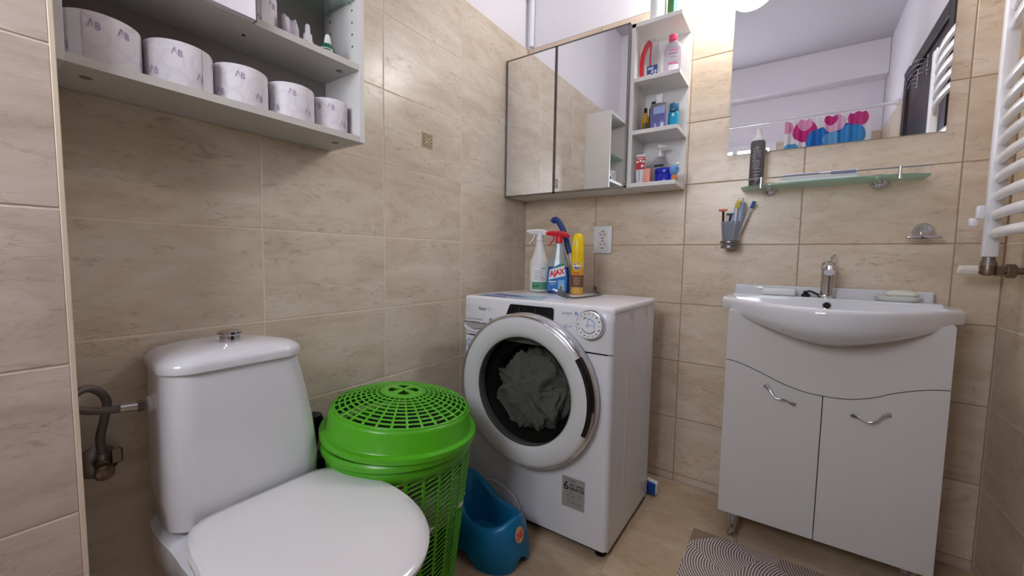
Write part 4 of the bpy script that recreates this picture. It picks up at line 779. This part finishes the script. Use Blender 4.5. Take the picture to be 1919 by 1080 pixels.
def make_roll(label, c, z, r, h, rot, group):
    t = thing('toilet_roll', label, 'toilet paper', (c[0], c[1], z), rot, group)
    n = 48; prof = [(.021, h*.5), (.021, h), (r-.004, h), (r-.001, h-.002), (r, h-.006), (r, .005), (r-.002, .001), (.021, 0), (.021, h*.5)]
    V, Fc = lathe(prof, n, cap0=False, cap1=False); o = P('paper', (V, Fc), ROLLM, t, smooth=True, local=True)
    uvl = o.data.uv_layers.new(name='UVMap')
    for p in o.data.polygons:
        js = [o.data.loops[l].vertex_index % n for l in p.loop_indices]; hi = max(js)
        for l in p.loop_indices:
            vi = o.data.loops[l].vertex_index; j = vi % n
            if hi == n-1 and j == 0: j = n
            uvl.data[l].uv = (j/n*2*PI*r, o.data.vertices[vi].co.z)
    P('cardboard_core', lathe([(.0205, .002), (.0205, h-.002)], 24, cap0=False, cap1=False), mat('cardboard', (160, 140, 120), .9), t, smooth=True, local=True)
    P('loose_edge', [(r*1.002*math.cos(a), r*1.002*math.sin(a), zz) for zz in (.001, h-.001) for a in (-.5, -.3, -.1)] and ([(( r+.0008)*math.cos(a), (r+.0008)*math.sin(a), zz) for zz in (.002, h-.003) for a in (-1.35, -1.22, -1.1, -1.0)], [[0, 1, 5, 4], [1, 2, 6, 5], [2, 3, 7, 6]]), mat('paper_white', (236, 236, 238), .9), t, smooth=True, local=True)
    mk = []; tg_ = text_geo('\u039bB', .0185, shear=-.25, bold=.0003); tg_ = ([Matrix.Rotation(-.25, 3, 'Z') @ Vector((v[0]*.8, v[1], 0)) for v in tg_[0]], tg_[1])
    for i in range(9):
        a = i*2*PI/9; mk.append(wrap(([(v[0], v[1], 0) for v in tg_[0]], tg_[1]), (0, 0), r+.0006, a, h*(.28 if i % 2 else .72)))
    o_ = P('paper_print', join(*mk), LILAC, t, local=True); o_['kind'] = 'stuff'
    return t
RS = [(.100, -1.624, .0575, 'leftmost toilet roll against the pier, on the cabinet bottom shelf'), (.105, -1.507, .057, 'second toilet roll from the left on the cabinet bottom shelf'), (.100, -1.3915, .0565, 'middle toilet roll of the five on the cabinet bottom shelf'), (.104, -1.277, .0545, 'second toilet roll from the right on the cabinet bottom shelf'), (.100, -1.1705, .0485, 'rightmost toilet roll by the side panel, on the cabinet bottom shelf')]
for i, (x, y, r, lb_) in enumerate(RS): make_roll(lb_, (x, y), LZ0+.016, r, .088, .4+i*1.37, 'toilet rolls in the wall cabinet')
make_roll('single toilet roll on the middle board beside the mirror door', (.085, -1.34), 1.49, .040, .096, 1.1, 'toilet rolls in the wall cabinet')
pv = [(.13+.006*math.sin(i*1.1), -1.305+.0055*i, 0) for i in range(8)]; Vp = [(x, y, 1.4905) for x, y, _ in pv]+[(x-.004, y, 1.4905+.058+.003*math.sin(i*2.3)-(0.02 if i == 7 else 0)) for i, (x, y, _) in enumerate(pv)]
o = P('paper_sheet', (Vp, [[i, i+1, 9+i, 8+i] for i in range(7)]), mat('paper_tint', (216, 210, 220), .9), None, smooth=True); sm_ = o.modifiers.new('s', 'SOLIDIFY'); sm_.thickness = .0008; tag(o, 'torn sheet of toilet paper standing beside the single roll', 'paper')
t = thing('dropper_bottle', 'small white nozzle bottle on the middle board of the wall cabinet', 'bottle', (.13, -1.255, 1.49))
P('bottle_body', lathe([(.014, 0), (.0155, .002), (.0155, .014), (.012, .020)], 20, c=(.13, -1.243, 1.49)), PLASW, t, smooth=True); P('label_print', wrap(rect(.014, .008), (.13, -1.243), .0157, -.9, 1.501), BLACK, t)
P('cap', lathe([(.010, .02), (.011, .022), (.010, .036), (.0065, .040), (.0055, .058), (.004, .061)], 20, c=(.13, -1.243, 1.49)), PLASW, t, smooth=True)
t = thing('green_drops_bottle', 'small green bottle with a white conical cap on the middle board', 'bottle', (.14, -1.19, 1.49))
P('bottle_body', lathe([(.014, 0), (.017, .002), (.017, .018), (.009, .030)], 24, .8, 1.15, c=(.14, -1.195, 1.49)), mat('bottle_green', (14, 98, 78), .3), t, smooth=True)
P('label_print', wrap(rect(.030, .012), (.14, -1.195), .0174, -.55, 1.50, .8, 1.15), mat('drops_label', (190, 206, 200), .5), t); P('lettering', wrap(rect(.020, .0025), (.14, -1.195), .0176, -.55, 1.502, .8, 1.15), INK, t)
P('cap', lathe([(.0085, .030), (.009, .032), (.0075, .046), (.0045, .054)], 20, c=(.14, -1.195, 1.49)), PLASW, t, smooth=True)
t = thing('glass_tray', 'small glass dish on the glass shelf at the top of the cabinet', 'dish', (.09, -1.19, 1.668))
P('dish_body', lathe([(.02, 0), (.035, .002), (.048, .014), (.046, .014), (.034, .004), (.002, .003)], 28, c=(.09, -1.19, 1.668), cap0=True), MC['clear_bottle'], t, smooth=True)
# ================================================================ TOILET
t = thing('toilet', 'white close-coupled ceramic toilet with closed lid beside the left wall', 'toilet', (.34, -1.44, 0))
YC = -1.422
def rr2(x0, x1, y0, y1, z, rad, rb=.02, n=6, bi=.035):
    out = []
    for cx_, cy_, a0, r_c in ((x1-rad, y1-rad, 0, rad), (x0+rb, y1-bi-rb, PI/2, rb), (x0+rb, y0+.012+rb, PI, rb), (x1-rad, y0+rad, 3*PI/2, rad)):
        for i in range(n+1):
            a = a0+PI/2*i/n; out.append((cx_+r_c*math.cos(a), cy_+r_c*math.sin(a), z))
    return out
tk = []
for z, x1, a, b in ((.385, .185, -1.550, -1.295), (.390, .198, -1.570, -1.275), (.40, .205, -1.578, -1.264), (.46, .207, -1.581, -1.262), (.55, .205, -1.581, -1.272), (.64, .202, -1.579, -1.288), (.70, .199, -1.577, -1.301), (.722, .197, -1.576, -1.305)):
    tk.append(rr2(.012, x1, a, b, z, .05, n=10))
P('tank', loft(tk), CERAMIC, t, smooth=True)
ld_ = []
for z, x1, a, b in ((.7225, .197, -1.574, -1.304), (.7235, .204, -1.581, -1.298), (.736, .205, -1.582, -1.297), (.744, .202, -1.578, -1.300), (.751, .194, -1.570, -1.308), (.757, .178, -1.553, -1.325), (.761, .15, -1.525, -1.353), (.763, .12, -1.50, -1.38)):
    ld_.append(rr2(.010, x1, a, b, z, .055, n=10))
P('tank_lid', loft(ld_), CERAMIC, t, smooth=True)
P('flush_button', join(lathe([(.020, .757), (.021, .762), (.020, .776), (.0245, .780), (.0245, .785), (.018, .788)], 28, c=(.105, -1.432, .0))), CHROME, t, smooth=True)
def egg(x0, x1, hw, z, sq=8, n=96, hb=None):
    """D-shaped ring: back edge at x0, nose at x1"""
    out = []; hb = hb or hw*.74; xm = x0+(x1-x0)*.45
    for i in range(n):
        a = -PI+2*PI*i/n; c_, s_ = math.cos(a), math.sin(a)
        if c_ >= 0: x = xm+(x1-xm)*abs(c_)**.95; y = hw*math.copysign(abs(s_)**.98, s_)
        else:
            k = (abs(c_)**sq+abs(s_)**sq)**(-1/sq); x = xm+(xm-x0)*c_*k; u = (xm-x)/(xm-x0); y = (hw+(hb-hw)*u**1.6)*s_*(1+(k-1)*min(1, abs(c_)*2.5))
        out.append((x, YC+.008+y, z))
    return out
P('bowl', loft([egg(.03, .46, .105, 0), egg(.03, .46, .105, .02), egg(.03, .45, .10, .10), egg(.025, .49, .125, .20, hb=.14), egg(.02, .56, .16, .30, hb=.170), egg(.015, .61, .172, .35, hb=.172), egg(.015, .615, .173, .378, hb=.172), egg(.02, .60, .16, .385, hb=.16)]), CERAMIC, t, smooth=True)
SEATW = mat('seat_plastic', (228, 226, 228), .18, coat=.2)
P('seat', loft([egg(.215, .640, .176, .390, hb=.135), egg(.208, .648, .181, .393, hb=.14), egg(.208, .648, .181, .405, hb=.14), egg(.215, .640, .176, .408, hb=.135)]), SEATW, t, smooth=True)
P('seat_lid', loft([egg(.222, .668, .182, .409, hb=.146), egg(.214, .676, .188, .412, hb=.152), egg(.213, .677, .189, .420, hb=.153), egg(.218, .670, .184, .4265, hb=.149), egg(.235, .640, .165, .4305, hb=.133), egg(.28, .55, .11, .433, hb=.09), egg(.36, .45, .03, .434, hb=.02)]), SEATW, t, smooth=True)
for y in (-.075, .075): P('hinge', cyl((.213, YC+.008+y-.016, .405), (.213, YC+.008+y+.016, .405), .010), PLASW, t, smooth=True)
P('inlet_washer', axl([(.019, 0), (.021, .001), (.021, .005), (.015, .006), (.015, .012), (.011, .013)], (.105, -1.573, .655), (0, -1, 0), 24), PLASW, t, smooth=True)
# water hose and valve
t = thing('toilet_supply_hose', 'braided steel hose looping from the wall valve to the toilet tank', 'hose', (.05, -1.64, .54))
HS = mat('hose_grey', (118, 110, 106), .45, metal=.6, bump=.4, bscale=900)
HP = [(.05, -1.645, .553), (.05, -1.647, .59), (.05, -1.640, .625), (.048, -1.634, .66), (.048, -1.645, .686), (.052, -1.664, .697), (.066, -1.683, .690), (.08, -1.688, .674), (.09, -1.672, .664), (.098, -1.645, .658), (.102, -1.612, .656)]
P('braided_hose', tube(HP, .0075, 12, 8), HS, t, smooth=True)
P('hose_ferrule', cyl((.101, -1.625, .657), (.105, -1.600, .655), .0085), CHROME, t, smooth=True)
P('hose_nut', axl([(.009, 0), (.012, .001), (.012, .010), (.009, .011)], (.105, -1.601, .655), (0, 1, 0), 6), STEEL, t); P('hose_nut', axl([(.009, 0), (.0085, .018)], (.05, -1.6455, .540), (0, -.06, 1), 12), STEEL, t)
t = thing('stop_valve', 'tarnished angle stop valve with chrome wall plate low on the left wall', 'valve', (.02, -1.645, .525))
P('wall_plate', axl([(.034, 0), (.034, .003), (.028, .010), (.012, .014)], (0, -1.645, .525), (1, 0, 0), 32), STEEL, t, smooth=True)
P('valve_body', join(cyl((.0, -1.645, .525), (.055, -1.645, .525), .010), cyl((.05, -1.645, .515), (.05, -1.645, .545), .011), axl([(.013, 0), (.016, .003), (.016, .016), (.012, .018), (.005, .016)], (.055, -1.645, .525), (1, -.15, -.1), 10)), VB_, t)
P('valve_lever', bb(.03, .04, -1.632, -1.612, .525, .555, .003, 1), VB_, t)
# ================================================================ LAUNDRY BASKET
BC = (.275, -1.070); t = thing('laundry_basket', 'round bright green plastic laundry basket with a vented domed lid', 'basket', (*BC, 0))
def brad(z): return .152+(.205-.152)*(z/.46)
GV, GF = [], []
ncol = 28; rows_ = 27; zb0, zt0 = .035, .412
def gp(a, z): r = brad(z); return (BC[0]+r*math.cos(a), BC[1]+r*math.sin(a), z)
zl = [0, .012, zb0]; dz = (zt0-zb0)/rows_
angs = []
for k in range(ncol):
    a0 = 2*PI*k/ncol; dA = 2*PI/ncol
    for j, u in enumerate((0, .2, .5, .8)): angs.append((a0+dA*(.2+u), k, j))
def skew(j): return (0, .0045, .0045*2, .0)[j] if j < 3 else .0135
sk = {0: 0, 1: .004, 2: .008, 3: .0115}
zlev = [zb0]
for r_i in range(rows_): zlev += [zb0+dz*r_i+dz*.32, zb0+dz*(r_i+1)]
nA = len(angs)
levels = [0, .012]+zlev+[.43, .46]
for li, z in enumerate(levels):
    for a, k, j in angs:
        zz = z+(sk[j] if 3 <= li < len(levels)-3 else 0); GV.append(gp(a, zz))
for li in range(len(levels)-1):
    hole = 2 <= li < len(levels)-3 and (li-2) % 2 == 1
    for i in range(nA):
        j = angs[i][2]; k2 = (i+1) % nA
        if hole and j < 3: continue
        GF.append([li*nA+i, li*nA+k2, (li+1)*nA+k2, (li+1)*nA+i])
o = P('basket_wall', (GV, GF), GREEN, t, smooth=True); sm_ = o.modifiers.new('s', 'SOLIDIFY'); sm_.thickness = .0022; sm_.offset = 0
P('basket_floor', lathe([(.150, .004), (.150, .008), (.01, .008)], 40, c=(*BC, 0)), GREEN, t)
P('basket_rim', lathe([(.204, .447), (.2125, .449), (.2135, .462), (.209, .468), (.202, .467), (.200, .452)], 64, c=(*BC, 0), cap0=False, cap1=False), GREEN, t, smooth=True)
# lid, tilted a touch
MLd = Matrix.Translation((BC[0]+.002, BC[1]-.002, .481)) @ Matrix.Rotation(math.radians(4.6), 4, Vector((-.565, .825, 0)))
def lidp(part): return [MLd @ Vector(v) for v in part[0]], part[1]
P('lid_skirt', lidp(lathe([(.2105, -.010), (.2145, -.008), (.2155, .003), (.2145, .0065), (.201, .0085), (.198, .012), (.1935, .057), (.190, .063), (.186, .0655)], 72, cap0=False, cap1=False)), GREEN, t, smooth=True)
LV, LF = [], []; NS = 30; rad_ = []; 
nr = 9; R1, R2_ = .180, .058; st_ = (R1-R2_)/nr
lr = [.1865, R1]
for i in range(nr): lr += [R1-st_*i-st_*.66, R1-st_*(i+1)]
def dome(r): return .0655+.040*(1-(r/.1865)**2)
na = NS*2
for r in lr:
    for i in range(na):
        k = i//2; a = 2*PI*(k+(.0 if i % 2 == 0 else .82))/NS; LV.append((r*math.cos(a), r*math.sin(a), dome(r)))
for li in range(len(lr)-1):
    hole = li >= 1 and (li-1) % 2 == 0
    for i in range(na):
        if hole and i % 2 == 0: continue
        LF.append([li*na+i, li*na+(i+1) % na, (li+1)*na+(i+1) % na, (li+1)*na+i])
# centre disc with a four-petal opening
rc = [R2_-st_*0+.0]+[R2_*(1-i/14) for i in range(1, 14)]; n2 = 88*1
base = len(LV)
rc = [R2_*(1-i/14) for i in range(0, 14)]
for r in rc:
    for i in range(n2): a = 2*PI*i/n2; LV.append((r*math.cos(a), r*math.sin(a), dome(r)))
for li in range(len(rc)-1):
    rm = (rc[li]+rc[li+1])/2
    for i in range(n2):
        a = (2*PI*(i+.5)/n2-.09) % (PI/2); da = abs(a-PI/4); ww = .56*((rm-.006)/.04)**.45 if rm > .008 else 0
        if .009 < rm < .043 and da < ww*(1 if rm < .036 else .72): continue
        LF.append([base+li*n2+i, base+li*n2+(i+1) % n2, base+(li+1)*n2+(i+1) % n2, base+(li+1)*n2+i])
LF.append([base+(len(rc)-1)*n2+i for i in range(n2)])
# bridge between spoke ring and disc is a flush overlap: widen the last ring slightly
o = P('lid_grid', lidp((LV, LF)), GREEN, t, smooth=True); sm_ = o.modifiers.new('s', 'SOLIDIFY'); sm_.thickness = .003; sm_.offset = 0
def cloth(label, c, r, seed, col): 
    q = cloth_blob(c, r, seed, 5, .2, 1.7); o = P('laundry_item', q, mat('cloth_%d' % seed, col, .95), None, smooth=True); tag(o, label, 'laundry')
cloth('dark navy garment crumpled at the bottom of the green basket', (BC[0], BC[1], .11), (.12, .12, .08), 11, (30, 34, 52))
cloth('white patterned garment crumpled halfway up inside the green basket', (BC[0]+.02, BC[1]-.01, .275), (.138, .138, .07), 14, (196, 192, 196))
cloth('black garment crumpled at the top inside the green basket', (BC[0]-.01, BC[1]+.01, .435), (.14, .14, .05), 17, (36, 34, 40))
cloth('small red garment tucked in near the rim of the basket', (BC[0]+.10, BC[1]-.125, .39), (.028, .028, .02), 21, (180, 50, 50))
# black thing behind basket
t = thing('toilet_brush_set', 'black toilet brush holder standing between toilet and green basket by the wall', 'toilet brush', (.045, -1.20, 0))
P('holder', lathe([(.030, 0), (.036, .003), (.036, .36), (.032, .372)], 28, c=(.042, -1.20, 0)), BLACK, t, smooth=True); P('brush_handle', lathe([(.010, .372), (.009, .40), (.016, .43), (.026, .455), (.030, .475), (.024, .496), (.008, .503)], 24, c=(.042, -1.20, 0)), BLACK, t, smooth=True)
# ================================================================ POTTY
t = thing('child_potty', 'blue plastic child potty with high back in front of the washing machine', 'potty', (.40, -.79, 0))
PM = Matrix.Translation((.385, -.795, 0)) @ Matrix.Rotation(math.radians(-8), 4, 'Z')
def prim(k, z_, inner=False):
    out = []; n = 64
    for i in range(n):
        a = 2*PI*i/n; c_, s_ = math.cos(a), math.sin(a); pw = 2.5; q = (abs(c_)**pw+abs(s_)**pw)**(-1/pw)
        out.append((c_*q, s_*q, a))
    return out
def hrim(a):   # rim height round the seat: front (0) hump, low flanks, high back (pi)
    c_ = math.cos(a); back = max(0, -c_)**1.6; frt = max(0, c_)**3
    return .118+.105*back+.034*frt
def pring(sx, sy, zf, dx=0): return [tuple(PM @ Vector((c_*sx+dx, s_*sy, zf(a)))) for c_, s_, a in prim(0, 0)]
def foot(a): 
    f = abs(math.sin(2*a)); return .0 if f > .62 else .034*(1-(f/.62)**2)
PR = [pring(.150, .106, lambda a: foot(a)), pring(.150, .106, lambda a: foot(a)+.004), pring(.148, .103, lambda a: .045), pring(.142, .098, lambda a: .075), pring(.137, .094, lambda a: .075+(hrim(a)-.075)*.5), pring(.131, .088, lambda a: hrim(a)-.012), pring(.127, .083, lambda a: hrim(a)-.003), pring(.120, .077, lambda a: hrim(a)), pring(.112, .069, lambda a: hrim(a)-.003), pring(.104, .061, lambda a: hrim(a)-.014), pring(.098, .057, lambda a: .085), pring(.090, .052, lambda a: .035), pring(.04, .025, lambda a: .028)]
P('potty_body', loft(PR, cap0=False), BLUEP, t, smooth=True)
bpy.data.objects['potty_body'].data.materials[0] = BLUEP
SM = frameM(PM @ Vector((.1405, .0, .103)), PM.to_3x3() @ Vector((0, 1, 0)), Vector((-.17, 0, 1)))
sk_ = P('sticker', prism([(math.cos(2*PI*i/24)*.020, math.sin(2*PI*i/24)*.024) for i in range(24)], SM, .0012), mat('sticker_cream', (226, 190, 130), .5), t, label='oval cream and red sticker'); ABS[sk_.name] = ABS[t.name]
SM2 = SM @ Matrix.Translation((0, 0, .0016))
P('sticker_ring', flat(disc(.0185, n=28, r2=.0168), SM2), RED, sk_); P('lettering', flat((lambda q: ([Matrix.Rotation(.15, 3, 'Z') @ v for v in q[0]], q[1]))(text_geo('BABY', .0105, bold=.0009)), SM2 @ Matrix.Translation((0, .004, 0))), mat('sticker_pink', (214, 50, 90), .5), sk_); P('lettering', flat((lambda q: ([Matrix.Rotation(.15, 3, 'Z') @ v for v in q[0]], q[1]))(text_geo('CARE', .0105, bold=.0009)), SM2 @ Matrix.Translation((0, -.007, 0))), mat('sticker_pink', (214, 50, 90), .5), sk_)
# blue scrubbing pad by the machine's back corner
t = thing('floor_scrubber', 'blue and white scrubbing brush standing on the floor behind the washing machine', 'brush', (.75, -.14, 0))
MS = Matrix.Translation((.733, -.158, .0)) @ Matrix.Rotation(math.radians(-14), 4, 'Z')
P('brush_back', xf(bb(-.045, .045, -.010, .012, .004, .062, .009, 3), MS), PLASW, t, smooth=True); P('pad', xf(bb(-.042, .041, -.0175, -.008, .006, .056, .004, 2), MS), mat('pad_blue', (30, 84, 170), .5), t, smooth=True)
# ================================================================ MAT
MATM = bpy.data.materials.new('mat_weave'); MATM.use_nodes = True
def mat_weave(m):
    nt = m.node_tree; N = nt.nodes.new; L = nt.links.new; b = nt.nodes['Principled BSDF']; b.inputs['Roughness'].default_value = .95
    tc = N('ShaderNodeTexCoord'); mp = N('ShaderNodeMapping'); mp.inputs['Rotation'].default_value = (0, 0, .5); L(tc.outputs['Object'], mp.inputs['Vector'])
    vo = N('ShaderNodeTexVoronoi'); vo.voronoi_dimensions = '2D'; vo.inputs['Scale'].default_value = 6.5; vo.inputs['Randomness'].default_value = .45; L(mp.outputs[0], vo.inputs['Vector'])
    of = N('ShaderNodeVectorMath'); of.operation = 'SUBTRACT'; of.inputs[1].default_value = (.10, .085, 0); L(mp.outputs[0], of.inputs[0])
    sb = N('ShaderNodeVectorMath'); sb.operation = 'SUBTRACT'; 
    sc = N('ShaderNodeVectorMath'); sc.operation = 'SCALE'; sc.inputs['Scale'].default_value = 1; L(vo.outputs['Position'], sc.inputs[0])
    L(of.outputs[0], sb.inputs[0]); L(sc.outputs[0], sb.inputs[1])
    ln = N('ShaderNodeVectorMath'); ln.operation = 'LENGTH'; L(sb.outputs[0], ln.inputs[0])
    mm = N('ShaderNodeMath'); mm.operation = 'MULTIPLY'; mm.inputs[1].default_value = 800; L(ln.outputs['Value'], mm.inputs[0])
    sn = N('ShaderNodeMath'); sn.operation = 'SINE'; L(mm.outputs[0], sn.inputs[0])
    rp = N('ShaderNodeValToRGB'); rp.color_ramp.elements[0].position = .42; rp.color_ramp.elements[1].position = .62
    md_ = N('ShaderNodeMath'); md_.operation = 'MULTIPLY_ADD'; md_.inputs[1].default_value = .5; md_.inputs[2].default_value = .5; L(sn.outputs[0], md_.inputs[0]); L(md_.outputs[0], rp.inputs[0])
    sp = N('ShaderNodeSeparateColor'); L(vo.outputs['Color'], sp.inputs[0])
    c1 = N('ShaderNodeValToRGB'); c1.color_ramp.interpolation = 'CONSTANT'; e = c1.color_ramp.elements; e[0].position = 0; e[0].color = lin((214, 206, 204)); e[1].position = .33; e[1].color = lin((176, 148, 122)); q = e.new(.6); q.color = lin((140, 114, 102)); q = e.new(.85); q.color = lin((190, 176, 166)); L(sp.outputs[0], c1.inputs[0])
    mx = N('ShaderNodeMix'); mx.data_type = 'RGBA'; mx.inputs[6].default_value = lin((116, 96, 86)); L(c1.outputs[0], mx.inputs[7]); L(rp.outputs[0], mx.inputs[0]); L(mx.outputs[2], b.inputs['Base Color'])
    bp = N('ShaderNodeBump'); bp.inputs['Strength'].default_value = .4; bp.inputs['Distance'].default_value = .002; L(rp.outputs[0], bp.inputs['Height']); L(bp.outputs[0], b.inputs['Normal'])
mat_weave(MATM)
o = P('bath_mat', bb(.94, 1.56, -.80, -.298, 0.0, .006, .002, 1), MATM, None); tag(o, 'flat brown and white arc-patterned bath mat in front of the vanity', 'bath mat')
# ================================================================ SHOWER CURTAIN
RZ_, RYY = 2.04, -1.93
t = thing('shower_rod', 'white shower curtain rod spanning the room behind the viewer', 'curtain rod', (1.0, RYY, RZ_))
P('rod', cyl((PX, RYY, RZ_), (WX, RYY, RZ_), .011), RADW, t, smooth=True); P('rod_flange', axl([(.022, 0), (.022, .006), (.014, .02)], (WX, RYY, RZ_), (-1, 0, 0)), RADW, t, smooth=True)
CUR = bpy.data.materials.new('curtain_print'); CUR.use_nodes = True
circ = [(1.20, 1.93, .058, (206, 40, 130)), (1.20, 1.98, .034, (236, 160, 200)), (1.085, 1.97, .035, (230, 150, 195)), (1.42, 1.84, .085, (20, 90, 190)), (1.30, 1.85, .07, (30, 120, 205)), (1.37, 1.965, .05, (240, 190, 220)), (1.36, 1.85, .04, (110, 180, 230)), (1.12, 1.80, .04, (90, 170, 220)), (1.50, 1.975, .045, (206, 60, 140)), (1.35, 1.99, .03, (206, 40, 130)), (1.47, 1.86, .06, (60, 150, 220)), (1.25, 1.65, .07, (206, 40, 130)), (1.42, 1.58, .08, (60, 150, 220)), (1.15, 1.5, .06, (236, 160, 200)), (1.35, 1.4, .08, (20, 90, 190))]
nt = CUR.node_tree; N = nt.nodes.new; L = nt.links.new; b = nt.nodes['Principled BSDF']; b.inputs['Roughness'].default_value = .6
uvn = N('ShaderNodeUVMap'); prev = None; base_c = lin((238, 236, 240))
for x, z, r, cl in circ:
    r *= 1.3
    ds = N('ShaderNodeVectorMath'); ds.operation = 'DISTANCE'; L(uvn.outputs[0], ds.inputs[0]); ds.inputs[1].default_value = (x, z, 0)
    lt = N('ShaderNodeMath'); lt.operation = 'LESS_THAN'; L(ds.outputs['Value'], lt.inputs[0]); lt.inputs[1].default_value = r
    mx = N('ShaderNodeMix'); mx.data_type = 'RGBA'; L(lt.outputs[0], mx.inputs[0]); mx.inputs[7].default_value = lin(cl)
    if prev: L(prev, mx.inputs[6])
    else: mx.inputs[6].default_value = base_c
    prev = mx.outputs[2]
L(prev, b.inputs['Base Color'])
nx_, nz_ = 120, 12; V = []; Fc = []
for j in range(nz_+1):
    for i in range(nx_+1):
        u = i/nx_; z = 2.015-1.7*j/nz_; V.append((1.075+.50*u, RYY+.022*math.sin(u*44+.5*math.sin(u*9))*(.6+.4*j/nz_), z+.006*math.cos(u*60) if j == 0 else z))
for j in range(nz_):
    for i in range(nx_): Fc.append([j*(nx_+1)+i, j*(nx_+1)+i+1, (j+1)*(nx_+1)+i+1, (j+1)*(nx_+1)+i])
t = thing('shower_curtain', 'white shower curtain printed with magenta and blue circles, seen in the mirror', 'curtain', (1.3, RYY, 2.015))
o = P('curtain_sheet', (V, Fc), CUR, t, smooth=True); uvl = o.data.uv_layers.new(name='UVMap')
for p in o.data.polygons:
    for l in p.loop_indices: vi = o.data.loops[l].vertex_index; uvl.data[l].uv = (V[vi][0], V[vi][2])
for i in range(9): P('curtain_ring', xf(lathe([(.016, -.001), (.0175, 0), (.016, .001)], 20, cap0=False, cap1=False), frameM((1.085+.056*i, RYY, RZ_-.006), (0, 1, 0), (0, 0, 1))), PLASW, t, smooth=True)
# chrome hook rack on the dark door
t = thing('door_hook_rack', 'small chrome wire rack hanging on the dark door, seen in the mirror', 'rack', (WX-.03, -1.25, 1.96))
P('wire_frame', join(*[tube([(WX-.012, -1.34+.0*i, 1.94+.022*i), (WX-.05-.006*i, -1.33, 1.935+.022*i), (WX-.05-.006*i, -1.13, 1.935+.022*i), (WX-.012, -1.12, 1.94+.022*i)], .003, 8, 4) for i in range(4)], cyl((WX-.014, -1.33, 1.93), (WX-.014, -1.33, 2.03), .003), cyl((WX-.014, -1.13, 1.93), (WX-.014, -1.13, 2.03), .003)), CHROME, t, smooth=True)
t = thing('white_cord', 'thin white cord curving down behind the blue potty', 'cord', (.36, -.665, 0))
P('cord', tube([(.22, -.668, .09), (.254, -.667, .127), (.309, -.667, .141), (.358, -.667, .133), (.413, -.668, .106), (.43, -.668, .05), (.40, -.668, .003), (.25, -.668, .003)], .0018, 8, 8), PLASW, t, smooth=True)
